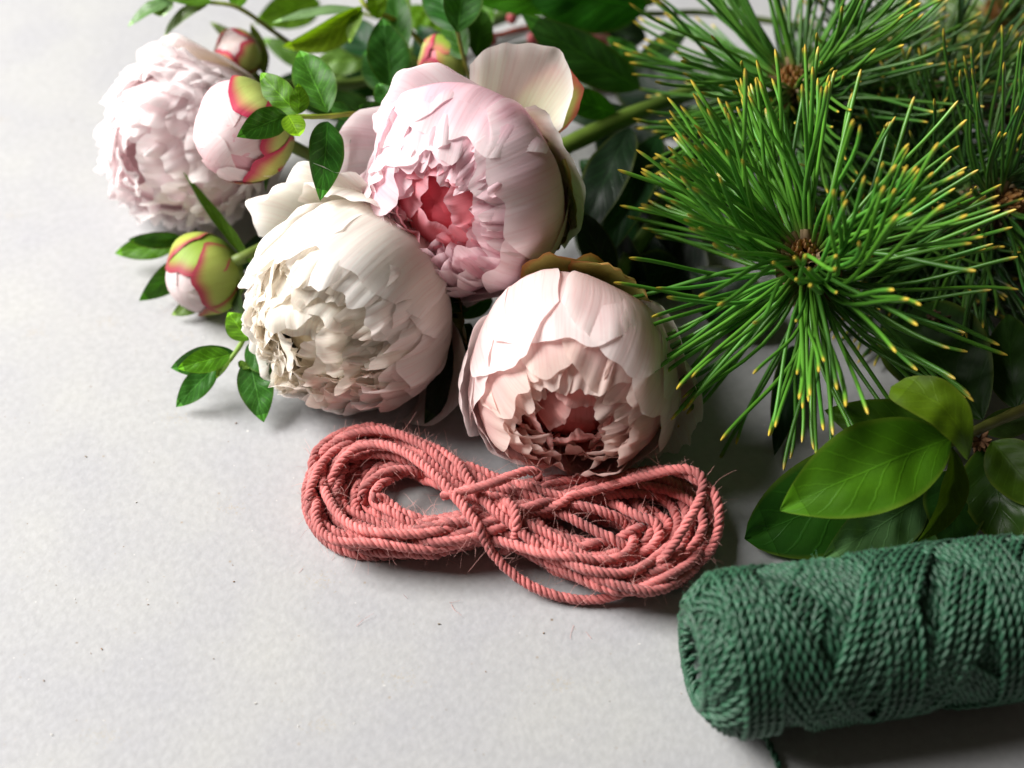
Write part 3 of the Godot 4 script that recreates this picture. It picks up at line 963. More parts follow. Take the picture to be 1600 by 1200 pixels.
func buds() -> void:
	var w := {"base": C(240, 208, 214), "tip": C(248, 238, 238), "edge": C(248, 240, 240)}
	var p := {"base": C(226, 150, 170), "tip": C(244, 214, 220), "edge": C(248, 236, 236)}
	var g := {"called": "sepal", "mat": M.sepal, "base": C(112, 140, 40), "tip": C(196, 206, 120), "edge": C(186, 6, 84), "edge_mix": 0.95, "rim": 0.8, "grad": 1.2}
	var gd := {"called": "sepal", "mat": M.sepal, "base": C(92, 128, 36), "tip": C(150, 176, 70), "edge": C(160, 14, 74), "edge_mix": 0.92, "rim": 0.82, "grad": 1.0}
	var mk := func(a: Dictionary, b: Dictionary) -> Dictionary:
		var q := a.duplicate()
		q.merge(b, true)
		return q
	# large half-open bud
	var b := bud("largest bud, white and pink with green sepals edged crimson, beside the leafy sprig", at(378, 205, 0.088), 0.0218, -0.55, 0.12, [
		mk.call(w, {"phi": 330, "t1": 188, "w": 62, "rs": 1.0}),
		mk.call(w, {"phi": 60, "t1": 184, "w": 60, "rs": 0.99}),
		mk.call(p, {"phi": 150, "t1": 186, "w": 60, "rs": 0.98}),
		mk.call(w, {"phi": 230, "t1": 186, "w": 60, "rs": 1.01}),
		mk.call(p, {"phi": 200, "t1": 150, "w": 30, "rs": 1.035}),
		mk.call(w, {"phi": 175, "t1": 140, "w": 36, "rs": 1.045}),
		mk.call(g, {"phi": 40, "t1": 142, "w": 44, "rs": 1.05}),
		mk.call(g, {"phi": 90, "t1": 128, "w": 46, "rs": 1.06}),
		mk.call(g, {"phi": 140, "t1": 126, "w": 44, "rs": 1.065, "tip": C(200, 196, 110)}),
		mk.call(g, {"phi": 185, "t1": 108, "w": 34, "rs": 1.07, "edge": C(150, 30, 50)}),
	], [[410, 205, 0.085], [480, 240, 0.06], [600, 300, 0.03]], C(235, 190, 200))
	leaf(b, [440, 205, 0.08], [415, 300, 0.06], 30, C(56, 90, 34), M.leaf, {"roll": 60.0})
	# green bud on the table
	b = bud("round green bud with blush tip on the table, left of the white peony", at(318, 430, 0.0195), 0.0182, -0.74, 0.36, [
		mk.call(w, {"phi": 200, "t1": 188, "w": 70, "rs": 0.99}),
		mk.call(w, {"phi": 290, "t1": 188, "w": 70, "rs": 1.0}),
		mk.call(w, {"phi": 20, "t1": 184, "w": 70, "rs": 0.985}),
		mk.call(w, {"phi": 110, "t1": 184, "w": 70, "rs": 0.98}),
		mk.call(gd, {"phi": 15, "t1": 158, "w": 66, "rs": 1.04}),
		mk.call(gd, {"phi": 95, "t1": 146, "w": 64, "rs": 1.055, "tip": C(170, 176, 90)}),
		mk.call(gd, {"phi": 330, "t1": 142, "w": 50, "rs": 1.065, "tip": C(186, 196, 90)}),
		mk.call(gd, {"phi": 160, "t1": 124, "w": 50, "rs": 1.065, "edge": C(150, 50, 60)}),
		mk.call(gd, {"phi": 285, "t1": 108, "w": 34, "rs": 1.07, "edge": C(210, 40, 100)}),
	], [[340, 420, 0.022], [385, 400, 0.03], [470, 360, 0.02], [600, 300, 0.012]], C(150, 160, 80))
	leaf(b, [392, 412, 0.03], [286, 268, 0.055], 30, C(84, 122, 34), M.leaf, {"roll": 50.0, "bend": -0.08, "sway": 0.06, "fold": 0.4})
	leaf(b, [285, 372, 0.018], [200, 374, 0.022], 30, C(58, 104, 28), M.leaf, {"roll": -25.0, "edge": C(150, 60, 40)})
	leaf(b, [282, 378, 0.014], [179, 396, 0.010], 42, C(88, 140, 30), M.leaf, {"roll": 10.0})
	leaf(b, [300, 405, 0.010], [217, 470, 0.008], 44, C(62, 112, 34), M.leaf, {"roll": -10.0})
	leaf(b, [320, 470, 0.008], [268, 492, 0.004], 26, C(120, 150, 80), M.leaf, {"roll": 10.0})
	leaf(b, [365, 400, 0.022], [385, 520, 0.012], 34, C(66, 88, 50), M.leaf, {"roll": 55.0})
	# small bud, upper left
	b = bud("small green bud with pink rim standing above the frilly pale peony", at(372, 84, 0.062), 0.0118, -0.4, -0.5, [
		mk.call(w, {"phi": 300, "t1": 186, "w": 80, "rs": 0.99}),
		mk.call(w, {"phi": 60, "t1": 186, "w": 80, "rs": 0.98}),
		mk.call(w, {"phi": 180, "t1": 186, "w": 80, "rs": 1.0}),
		mk.call(g, {"phi": 290, "t1": 150, "w": 46, "rs": 1.05}),
		mk.call(g, {"phi": 200, "t1": 156, "w": 56, "rs": 1.06}),
		mk.call(g, {"phi": 110, "t1": 152, "w": 56, "rs": 1.05}),
		mk.call(g, {"phi": 20, "t1": 148, "w": 56, "rs": 1.04}),
		mk.call(g, {"phi": 160, "t1": 96, "w": 50, "rs": 1.09, "edge": C(140, 60, 50), "base": C(100, 116, 40), "tip": C(140, 150, 50)}),
	], [[382, 100, 0.055], [420, 130, 0.045], [560, 130, 0.02], [750, 60, 0.012]], C(200, 180, 130))
	leaf(b, [412, 118, 0.055], [392, 36, 0.07], 30, C(110, 124, 60), M.leaf, {"roll": 40.0, "edge": C(190, 120, 120)})
	leaf(b, [405, 100, 0.045], [328, 34, 0.05], 26, C(84, 104, 44), M.leaf, {"roll": 30.0, "edge": C(170, 80, 60)})
	# bud behind the pink bloom
	b = bud("green bud with curled red rim half hidden behind the pink peony", at(692, 98, 0.07), 0.0122, -0.4, -0.35, [
		mk.call(g, {"phi": 290, "t1": 170, "w": 60, "rs": 1.03, "flare": 0.05}),
		mk.call(g, {"phi": 200, "t1": 172, "w": 66, "rs": 1.05}),
		mk.call(gd, {"phi": 90, "t1": 176, "w": 72, "rs": 1.04, "tip": C(186, 196, 110), "edge": C(190, 150, 90)}),
		mk.call(gd, {"phi": 20, "t1": 172, "w": 66, "rs": 1.06, "edge": C(200, 110, 100)}),
	], [[705, 120, 0.055], [760, 150, 0.04], [900, 120, 0.02]], C(214, 130, 140))
	leaf(b, [660, 100, 0.05], [618, 84, 0.06], 16, C(130, 150, 110), M.leaf, {"roll": 30.0})

# ------------------------------------------------------------------ leafy sprigs
func sprigs() -> void:
	var wood := C(140, 140, 60)
	var mid := C(70, 122, 34)
	var deep := C(52, 104, 36)
	var lime := C(120, 165, 30)
	var kind := "cut sprigs of small oval leaves"
	# across the buds
	var o := thing("leafy_sprig", "leafy sprig with six glossy leaves reaching left over the largest bud", "leafy sprig", at(510, 182, 0.10), kind)
	stem(o, [[640, 190, 0.07], [566, 178, 0.092], [510, 182, 0.10], [462, 182, 0.104]], 0.0013, 0.0011, C(150, 130, 50), C(130, 160, 50))
	leaf(o, [512, 176, 0.10], [468, 79, 0.108], 66, C(76, 132, 40), M.leaf, {"roll": 8.0})
	leaf(o, [466, 178, 0.104], [407, 114, 0.112], 48, C(96, 150, 30), M.leaf, {"roll": -10.0})
	leaf(o, [467, 178, 0.106], [466, 130, 0.118], 32, C(110, 165, 30), M.leaf, {"roll": 15.0})
	leaf(o, [448, 180, 0.104], [370, 214, 0.110], 50, C(66, 122, 42), M.gloss_leaf, {"roll": 10.0})
	leaf(o, [450, 180, 0.108], [468, 213, 0.114], 36, lime, M.leaf, {"roll": -10.0, "tip": 0.5})
	leaf(o, [512, 190, 0.10], [500, 314, 0.096], 58, deep, M.gloss_leaf, {"roll": -12.0})
	leaf(o, [548, 186, 0.094], [524, 268, 0.075], 28, C(84, 130, 60), M.leaf, {"roll": 30.0})
	leaf(o, [560, 178, 0.09], [512, 164, 0.085], 30, C(60, 110, 36), M.leaf, {"roll": -30.0})
	leaf(o, [570, 180, 0.085], [520, 215, 0.07], 36, C(50, 96, 40), M.leaf, {"roll": 20.0})
	leaf(o, [600, 190, 0.08], [560, 165, 0.09], 40, C(60, 112, 40), M.leaf, {"roll": 20.0})
	leaf(o, [620, 180, 0.08], [590, 130, 0.085], 44, C(60, 112, 40), M.leaf, {"roll": 20.0})
	# arching twig at the top left
	o = thing("leafy_sprig", "thin arching twig with narrow pale leaves at the top left corner of the bouquet", "leafy sprig", at(370, 15, 0.085), kind)
	stem(o, [[470, 80, 0.055], [428, 50, 0.07], [372, 12, 0.085], [320, 3, 0.088], [262, -2, 0.088], [220, -20, 0.085]], 0.0013, 0.0009, C(120, 120, 60), C(120, 150, 60))
	leaf(o, [275, 0, 0.088], [200, 42, 0.080], 30, C(120, 160, 100), M.gloss_leaf, {"roll": 50.0, "bend": 0.1})
	leaf(o, [262, -4, 0.088], [250, 26, 0.085], 36, C(130, 160, 110), M.gloss_leaf, {"roll": 35.0, "tip": 0.5})
	leaf(o, [326, 6, 0.088], [256, 62, 0.07], 28, C(130, 150, 110), M.gloss_leaf, {"roll": 50.0, "bend": 0.14})
	leaf(o, [370, 14, 0.085], [374, -40, 0.09], 36, C(96, 150, 30), M.leaf, {})
	leaf(o, [330, 4, 0.09], [226, -24, 0.095], 36, C(100, 150, 40), M.leaf, {"roll": 20.0})
	# top middle
	o = thing("leafy_sprig", "bright sprig with a long two-toned leaf above the gap behind the buds", "leafy sprig", at(572, 10, 0.09), kind)
	stem(o, [[700, 110, 0.05], [630, 40, 0.075], [572, 10, 0.09], [556, -30, 0.095]], 0.0014, 0.0012, C(140, 124, 50), C(140, 160, 50))
	leaf(o, [566, 10, 0.09], [440, 72, 0.075], 52, C(150, 185, 40), M.leaf, {"roll": -25.0, "bend": 0.08, "sway": -0.06, "fold": 0.5})
	leaf(o, [560, 14, 0.09], [425, 36, 0.085], 26, C(130, 165, 110), M.leaf, {"roll": 55.0})
	leaf(o, [566, 16, 0.088], [546, 68, 0.078], 24, C(140, 180, 60), M.leaf, {"roll": 35.0, "bend": 0.12})
	leaf(o, [590, 30, 0.085], [585, -30, 0.1], 32, lime, M.leaf, {"roll": 10.0})
	leaf(o, [612, 140, 0.075], [597, 28, 0.095], 70, C(56, 108, 40), M.leaf, {"roll": 14.0})
	leaf(o, [625, 95, 0.07], [618, -20, 0.085], 48, C(62, 112, 40), M.leaf, {"roll": -10.0})
	leaf(o, [640, 20, 0.075], [600, -30, 0.08], 36, lime, M.leaf, {})
	leaf(o, [600, 90, 0.05], [520, 34, 0.045], 60, C(34, 80, 40), M.leaf, {"roll": 15.0})
	leaf(o, [575, 92, 0.04], [490, 100, 0.035], 46, C(110, 150, 60), M.leaf, {"roll": 10.0})
	leaf(o, [620, 150, 0.06], [572, 78, 0.06], 60, C(50, 100, 34), M.leaf, {"roll": 5.0})
	# behind, blurred
	o = thing("leafy_sprig", "soft blurred sprig of broad green leaves at the back edge above the small bud", "leafy sprig", at(480, 10, 0.03), kind)
	stem(o, [[700, 60, 0.012], [560, 20, 0.025], [440, 20, 0.03]], 0.0014, 0.0012, C(120, 130, 50), C(120, 140, 50))
	leaf(o, [500, 4, 0.03], [398, 36, 0.035], 60, C(110, 150, 50), M.leaf, {"roll": 10.0})
	leaf(o, [500, 110, 0.02], [410, 60, 0.03], 36, C(90, 130, 50), M.leaf, {"roll": 10.0})
	leaf(o, [620, 130, 0.015], [420, 130, 0.02], 60, C(36, 70, 32), M.leaf, {"roll": 10.0})
	leaf(o, [600, 180, 0.02], [440, 150, 0.03], 50, C(60, 100, 40), M.leaf, {"roll": 10.0})
	leaf(o, [640, 210, 0.02], [520, 240, 0.03], 60, C(44, 90, 40), M.leaf, {"roll": 0.0})
	leaf(o, [600, 270, 0.02], [480, 230, 0.03], 60, C(40, 80, 34), M.leaf, {"roll": 0.0})
	# over the middle bud
	o = thing("leafy_sprig", "sprig with leaves hanging point down above the bud behind the pink peony", "leafy sprig", at(715, -10, 0.105), kind)
	stem(o, [[735, 130, 0.06], [722, 80, 0.085], [715, 50, 0.1], [712, 44, 0.104]], 0.001, 0.001, C(150, 140, 50), C(150, 160, 60))
	leaf(o, [714, 50, 0.105], [728, -50, 0.12], 64, C(60, 112, 42), M.leaf, {"roll": 10.0, "fold": 0.3})
	leaf(o, [712, 48, 0.102], [672, -50, 0.105], 64, C(46, 104, 30), M.leaf, {"roll": -15.0})
	leaf(o, [726, 92, 0.08], [700, 20, 0.085], 50, C(62, 112, 30), M.leaf, {"roll": -15.0})
	leaf(o, [745, 90, 0.075], [752, 10, 0.085], 44, C(60, 104, 30), M.leaf, {"roll": 15.0})
	leaf(o, [700, 130, 0.04], [655, 40, 0.05], 64, C(30, 64, 34), M.leaf, {"roll": 0.0})
	leaf(o, [690, 50, 0.04], [632, 10, 0.05], 44, C(110, 160, 30), M.leaf, {"roll": 0.0})
	leaf(o, [765, 45, 0.05], [740, -20, 0.06], 36, C(96, 156, 24), M.leaf, {"roll": 0.0})
	# broad peony foliage at the back
	o = thing("peony_foliage", "dark broad leaves along the back edge above the pink peony", "foliage", at(900, 10, 0.06))
	stem(o, [[1250, 40, 0.02], [1100, 20, 0.03], [990, 20, 0.045], [760, -10, 0.06]], 0.002, 0.0015, C(80, 100, 40), C(96, 120, 40))
	leaf(o, [1010, 12, 0.05], [790, -30, 0.07], 110, C(44, 110, 22), M.leaf, {"roll": -8.0})
	leaf(o, [900, 6, 0.055], [730, 0, 0.065], 46, C(70, 140, 24), M.leaf, {"roll": 8.0})
	leaf(o, [1050, -20, 0.05], [880, -20, 0.06], 70, C(70, 100, 34), M.leaf, {"roll": 8.0})
	leaf(o, [990, 104, 0.04], [1078, 40, 0.05], 40, C(110, 150, 110), M.gloss_leaf, {"roll": 20.0})
	leaf(o, [1000, 104, 0.035], [948, 58, 0.05], 36, C(70, 130, 50), M.leaf, {"roll": 20.0})
	leaf(o, [1000, 120, 0.03], [905, 115, 0.03], 44, C(60, 96, 66), M.leaf, {"roll": 20.0})
	leaf(o, [960, 200, 0.03], [840, 120, 0.035], 60, C(50, 80, 50), M.leaf, {"roll": 10.0})
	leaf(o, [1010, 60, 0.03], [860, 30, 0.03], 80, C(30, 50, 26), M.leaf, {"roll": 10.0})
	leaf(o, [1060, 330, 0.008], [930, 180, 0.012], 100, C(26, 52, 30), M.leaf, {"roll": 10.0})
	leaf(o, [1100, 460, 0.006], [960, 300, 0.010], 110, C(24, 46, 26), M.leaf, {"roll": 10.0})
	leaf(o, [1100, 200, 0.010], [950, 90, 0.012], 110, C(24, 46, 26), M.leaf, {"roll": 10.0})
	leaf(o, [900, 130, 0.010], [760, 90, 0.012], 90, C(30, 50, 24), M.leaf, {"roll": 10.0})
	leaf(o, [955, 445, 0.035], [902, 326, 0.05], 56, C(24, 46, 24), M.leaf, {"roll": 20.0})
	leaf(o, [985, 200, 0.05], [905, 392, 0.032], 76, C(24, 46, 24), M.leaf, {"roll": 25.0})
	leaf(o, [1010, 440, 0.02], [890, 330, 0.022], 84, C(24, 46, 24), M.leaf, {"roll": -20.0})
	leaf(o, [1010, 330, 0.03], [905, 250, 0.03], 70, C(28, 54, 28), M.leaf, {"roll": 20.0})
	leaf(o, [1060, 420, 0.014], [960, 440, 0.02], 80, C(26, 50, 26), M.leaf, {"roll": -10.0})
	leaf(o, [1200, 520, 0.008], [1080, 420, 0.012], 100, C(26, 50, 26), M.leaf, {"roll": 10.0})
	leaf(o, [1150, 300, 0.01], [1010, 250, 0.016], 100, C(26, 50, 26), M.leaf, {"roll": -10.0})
	# rosy petals and a reddish stalk seen deep between the leaves
	var c := at(912, 76, 0.024)
	var fl := thing("peony", "rose coloured peony glimpsed between dark leaves at the top behind the pink peony", "peony", c, "open peonies")
	var ax := aim(c, -0.3, 0.2)
	petals(fl, 0.017, ax, ring(7, 1.0, 120, 40, {"ruf": 0.03}), {"base": C(190, 110, 110), "tip": C(225, 170, 165), "edge": C(235, 190, 185)})
	petals(fl, 0.017, ax, ring(7, 0.85, 150, 40, {"ruf": 0.05}), {"base": C(180, 90, 95), "tip": C(215, 150, 150)})
	o = thing("berry_stalk", "reddish stalk with small pink buds deep behind the leaves at the top", "stalk", at(775, 60, 0.02))
	stem(o, [[900, 40, 0.015], [820, 45, 0.025], [775, 55, 0.03], [745, 45, 0.035]], 0.002, 0.001, C(130, 50, 30), C(170, 70, 40))
	for q in [[800, 28, 0.035], [768, 62, 0.034], [748, 40, 0.036], [832, 60, 0.03]]:
		var s := SphereMesh.new()
		s.radius = 0.003
		s.height = 0.0075
		var m := StandardMaterial3D.new()
		m.albedo_color = Color8(150, 62, 66)
		m.roughness = 0.6
		part("tiny_bud", s, m, o).position = at(q[0], q[1], q[2]) - o.position
	# low on the table at the left
	o = thing("leafy_sprig", "low sprig of seven leaves resting on the table left of the white peony", "leafy sprig", at(370, 548, 0.02), kind)
	stem(o, [[470, 430, 0.02], [400, 500, 0.026], [372, 545, 0.024], [345, 580, 0.02]], 0.0014, 0.001, C(110, 120, 60), C(120, 160, 50))
	leaf(o, [388, 532, 0.028], [356, 488, 0.036], 44, C(110, 165, 36), M.leaf, {"roll": 10.0})
	leaf(o, [366, 550, 0.022], [267, 575, 0.014], 50, C(64, 120, 44), M.gloss_leaf, {"roll": -15.0, "bend": 0.07})
	leaf(o, [360, 554, 0.026], [277, 576, 0.026], 40, C(100, 165, 34), M.leaf, {"roll": 8.0})
	leaf(o, [340, 570, 0.02], [275, 636, 0.004], 42, C(64, 120, 44), M.gloss_leaf, {"roll": 10.0})
	leaf(o, [386, 540, 0.024], [447, 584, 0.018], 56, C(64, 120, 44), M.gloss_leaf, {"roll": -8.0})
	leaf(o, [390, 560, 0.02], [412, 660, 0.006], 56, C(64, 120, 44), M.gloss_leaf, {"roll": 0.0})
	leaf(o, [358, 560, 0.022], [338, 592, 0.02], 18, C(120, 160, 50), M.leaf, {"roll": 20.0, "fold": 0.6})
	leaf(o, [372, 566, 0.02], [390, 575, 0.02], 14, C(110, 150, 50), M.leaf, {"roll": 20.0})

func pines() -> void:
	var tip := at(1258, 402, 0.082)
	pine("bright pine tip facing the camera, nearest of the branches, with brown bud", tip, (cam_pos - tip).normalized() + cam_y * 0.5 - cam_x * 0.12, 260, 0.080, 0.00096, C(68, 126, 44), 0.022, Vector2(26, 118), [[1330, 390, 0.05], [1450, 350, 0.03], [1640, 330, 0.014]], (cam_y * 0.45 - cam_x * 0.9).normalized(), 0.6)
	tip = at(1238, 128, 0.075)
	pine("second pine tip behind the nearest one, its needles fanning left over the leaves", tip, (cam_pos - tip).normalized() + cam_y * 0.7 - cam_x * 0.25, 280, 0.082, 0.0009, C(64, 112, 42), 0.03, Vector2(35, 118), [[1330, 140, 0.05], [1480, 160, 0.03], [1700, 160, 0.014]], (cam_y * 0.4 - cam_x).normalized(), 0.3)
	tip = at(1575, 318, 0.055)
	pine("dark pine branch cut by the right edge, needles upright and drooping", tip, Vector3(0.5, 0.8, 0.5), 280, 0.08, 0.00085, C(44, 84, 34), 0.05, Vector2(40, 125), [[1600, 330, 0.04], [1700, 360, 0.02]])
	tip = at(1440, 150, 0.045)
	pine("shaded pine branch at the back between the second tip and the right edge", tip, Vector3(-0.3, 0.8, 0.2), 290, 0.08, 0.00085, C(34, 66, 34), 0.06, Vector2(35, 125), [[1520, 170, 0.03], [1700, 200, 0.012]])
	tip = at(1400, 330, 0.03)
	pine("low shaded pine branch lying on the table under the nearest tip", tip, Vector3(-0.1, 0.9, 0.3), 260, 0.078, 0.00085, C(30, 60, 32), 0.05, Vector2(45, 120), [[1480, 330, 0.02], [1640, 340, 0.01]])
	tip = at(1560, 20, 0.03)
	pine("blurred pine branch in the far top right corner", tip, Vector3(-0.5, 0.5, -0.1), 260, 0.08, 0.00085, C(84, 108, 50), 0.07, Vector2(35, 125), [[1640, 30, 0.02], [1750, 40, 0.012]])

func broadleaf() -> void:
	var o := thing("laurel_sprig", "sprig of large oval leaves at the right, behind the green spool", "leafy sprig", at(1530, 668, 0.03))
	stem(o, [[1680, 610, 0.03], [1600, 640, 0.032], [1535, 668, 0.034], [1490, 690, 0.04], [1470, 690, 0.044]], 0.0028, 0.0016, C(96, 88, 50), C(110, 124, 40))
	var top := C(66, 110, 18)
	var dk := C(44, 84, 24)
	leaf(o, [1486, 684, 0.048], [1218, 798, 0.040], 146, top, M.broad_leaf, {"roll": 10.0, "bend": 0.06, "tip": 0.92, "foot": 0.8, "pucker": 0.6})
	leaf(o, [1512, 718, 0.052], [1392, 604, 0.07], 76, C(87, 114, 20), M.broad_leaf, {"roll": 22.0, "bend": 0.22, "sway": 0.12, "tip": 0.4, "pucker": 0.5})
	leaf(o, [1480, 680, 0.035], [1288, 641, 0.035], 84, C(59, 92, 20), M.broad_leaf, {"roll": -10.0, "bend": 0.06})
	leaf(o, [1450, 720, 0.016], [1163, 842, 0.006], 165, C(37, 76, 22), M.broad_gloss, {"roll": -6.0, "bend": 0.05, "tip": 0.7})
	leaf(o, [1450, 745, 0.012], [1180, 838, 0.004], 80, C(50, 71, 17), M.broad_leaf, {"roll": 12.0, "bend": 0.02})
	leaf(o, [1450, 772, 0.014], [1285, 872, 0.010], 100, C(76, 109, 67), M.broad_gloss, {"roll": -14.0, "bend": 0.05})
	leaf(o, [1488, 700, 0.04], [1432, 848, 0.016], 56, C(81, 106, 20), M.broad_leaf, {"roll": -40.0, "bend": 0.08, "sway": -0.1, "fold": 0.4})
	leaf(o, [1490, 735, 0.022], [1485, 870, 0.012], 100, C(37, 71, 25), M.broad_gloss, {"roll": -14.0, "bend": 0.06})
	leaf(o, [1505, 740, 0.012], [1436, 886, 0.004], 90, C(34, 62, 22), M.broad_leaf, {"roll": 6.0})
	leaf(o, [1548, 690, 0.03], [1580, 870, 0.014], 110, C(44, 71, 20), M.broad_gloss, {"roll": 8.0, "bend": 0.08})
	leaf(o, [1550, 690, 0.036], [1640, 800, 0.03], 90, C(64, 92, 20), M.broad_leaf, {"roll": -8.0, "bend": 0.06})
	leaf(o, [1535, 655, 0.03], [1415, 488, 0.022], 160, C(39, 66, 22), M.broad_leaf, {"roll": 10.0, "bend": 0.05, "tip": 0.5})
	leaf(o, [1588, 640, 0.03], [1575, 490, 0.03], 80, C(40, 67, 24), M.broad_leaf, {"roll": -10.0, "bend": 0.05})
	leaf(o, [1530, 668, 0.028], [1625, 650, 0.024], 48, C(76, 104, 50), M.broad_gloss, {"roll": 10.0})
	leaf(o, [1500, 690, 0.012], [1330, 640, 0.006], 90, C(25, 50, 18), M.broad_leaf, {"roll": -10.0})
	leaf(o, [1240, 540, 0.006], [1210, 712, 0.004], 50, C(20, 39, 20), M.broad_leaf, {"roll": -10.0})
	var g := Geo.new()
	var b := at(1530, 690, 0.032) - o.position
	for k in 14:
		var an := k * 2.4
		var d := Vector3(cos(an) * 0.5, -0.3 + 0.05 * k, sin(an) * 0.5 + 0.3).normalized()
		g.tube(PackedVector3Array([b, b + d * 0.003, b + d * 0.0055]), PackedFloat32Array([0.001, 0.0014, 0.0003]), PackedColorArray([C(90, 60, 40), C(120, 84, 56), C(140, 100, 70)]), 6)
	part("leaf_bud", g.mesh(), M.bark, o)
	o = thing("seed_pod", "small dry brown pod on a short stalk among needles above the large leaves", "seed pod", at(1460, 496, 0.035))
	g = Geo.new()
	for k in 22:
		var an := k * 2.39996
		var y := 1.0 - 2.0 * (k + 0.5) / 22.0
		var d := Vector3(cos(an) * sqrt(1 - y * y), y, sin(an) * sqrt(1 - y * y))
		g.tube(PackedVector3Array([d * 0.0005, d * 0.0022, d * 0.0036]), PackedFloat32Array([0.0012, 0.0014, 0.0003]), PackedColorArray([C(70, 50, 36), C(110, 84, 64), C(130, 104, 84)]), 6)
	part("pod", g.mesh(), M.bark, o)
	stem(o, [[1460, 496, 0.035], [1490, 494, 0.034], [1540, 470, 0.02]], 0.0008, 0.0008, C(90, 66, 50), C(80, 60, 44), "stalk", M.bark)

# ------------------------------------------------------------------ twine
func hank() -> void:
	var o := thing("twine_hank", "figure-eight hank of fuzzy red jute twine lying in front of the peonies", "twine", at(790, 800, 0.0))
	var R := 0.0021
	var cross := [[482, 765], [508, 700], [590, 668], [685, 712], [785, 792], [885, 872], [1000, 926], [1080, 880], [1108, 800], [1050, 742], [930, 752], [800, 792], [690, 832], [580, 852], [505, 828]]
	var oval := [[486, 760], [520, 690], [600, 672], [690, 726], [775, 768], [870, 752], [980, 740], [1070, 760], [1105, 820], [1060, 890], [960, 912], [860, 862], [770, 822], [670, 848], [560, 850], [500, 815]]
	var loops := []
	var n := 27
	for k in n:
		var tpl: Array = cross if k % 3 != 1 else oval
		var shrink_l := rng.randf_range(0.12, 1.0)
		var shrink_r := rng.randf_range(0.16, 1.02)
		var ctrl := []
		var ph := rng.randf() * TAU
		var base_h := 0.003 + 0.0155 * float((k * 7) % n) / n
		for j in tpl.size():
			var q: Array = tpl[j]
			var x: float = q[0]
			var y: float = q[1]
			var mid := Vector2(785, 795)
			var dx := x - mid.x
			var pull := sm(40, 220, absf(dx))
			var centre := Vector2(600, 762) if dx < 0 else Vector2(975, 832)
			var sh: float = lerpf(1.0, shrink_l if dx < 0 else shrink_r, pull)
			x = centre.x + (x - centre.x) * sh
			y = centre.y + (y - centre.y) * sh
			x += rng.randf_range(-17, 17)
			y += rng.randf_range(-17, 17)
			var h := base_h + 0.0035 * sin(ph + j * 1.3) + 0.004 * (1.0 - pull)
			ctrl.append(at(x, y, maxf(h, R)))
		loops.append(resample(curve(ctrl, 10, true), 0.004, true))
	# the two uppermost strands, laid by hand
	for q in [
		[[508, 790, 0.012], [540, 700, 0.02], [610, 690, 0.026], [680, 738, 0.03], [735, 800, 0.027], [775, 870, 0.014], [850, 922, 0.006], [950, 932, 0.006], [1030, 880, 0.018], [1080, 800, 0.03], [1112, 748, 0.036], [1060, 726, 0.036], [960, 752, 0.026], [840, 790, 0.022], [700, 830, 0.012], [580, 858, 0.004], [515, 832, 0.006]],
		[[476, 780, 0.006], [500, 705, 0.014], [580, 664, 0.022], [660, 690, 0.026], [740, 750, 0.024], [850, 782, 0.022], [960, 842, 0.016], [1060, 880, 0.010], [1112, 858, 0.016], [1128, 800, 0.03], [1108, 746, 0.036], [1040, 726, 0.034], [940, 760, 0.02], [800, 812, 0.012], [660, 852, 0.006], [560, 862, 0.004], [500, 834, 0.005]],
	]:
		var ctrl := []
		for w in q:
			ctrl.append(at(w[0], w[1], w[2]))
		loops.append(resample(curve(ctrl, 10, true), 0.004, true))
	# let the strands press each other apart and settle on the table
	var want := R * 1.75
	for it in 26:
		var cells := {}
		for a in loops.size():
			var lp: PackedVector3Array = loops[a]
			for k in lp.size():
				var key := Vector3i((lp[k] / 0.005).floor())
				if not cells.has(key):
					cells[key] = []
				cells[key].append(Vector2i(a, k))
		for a in loops.size():
			var lp: PackedVector3Array = loops[a]
			var m := lp.size()
			var nw := lp.duplicate()
			for k in m:
				var key := Vector3i((lp[k] / 0.005).floor())
				var push := Vector3.ZERO
				for x in [-1, 0, 1]:
					for y in [-1, 0, 1]:
						for z in [-1, 0, 1]:
							var cell = cells.get(key + Vector3i(x, y, z))
							if cell == null:
								continue
							for c: Vector2i in cell:
								if c.x == a and (absi(c.y - k) < 4 or absi(c.y - k) > m - 4):
									continue
								var df: Vector3 = lp[k] - loops[c.x][c.y]
								var l := df.length()
								if l < want and l > 1e-6:
									df.y *= 1.3
									push += df / l * (want - l) * 0.3
				var smooth := (lp[(k + 1) % m] + lp[(k - 1 + m) % m]) * 0.5 - lp[k]
				var q := lp[k] + push + smooth * 0.12 + Vector3(0, -0.00008, 0)
				q.y = maxf(q.y, R * 0.95)
				nw[k] = q
			loops[a] = nw
	var red := C(184, 102, 99)
	var fuzz := Geo.new()
	for a in loops.size():
		var lp: PackedVector3Array = loops[a]
		var ctrl := []
		for v in lp:
			ctrl.append(v - o.position)
		var path := resample(curve(ctrl, 4, true), 0.0009, true)
		var g := Geo.new()
		cord(g, path, R, 3, 0.0071, 6, tone(red, rng.randf_range(0.85, 1.18)), 0.4, a * 13.7, true)
		part("cord_loop", g.mesh(), M.twine, o)
		for k in 340:
			var q := path[rng.randi() % path.size()]
			var d := Vector3(rng.randf_range(-1, 1), rng.randf_range(-0.4, 1.2), rng.randf_range(-1, 1)).normalized()
			var long := rng.randf() < 0.13
			hair(fuzz, q + d * R * 0.85, d, rng.randf_range(0.005, 0.013) if long else rng.randf_range(0.0012, 0.004), 0.00008 if long else 0.00006, C(228, 168, 160))
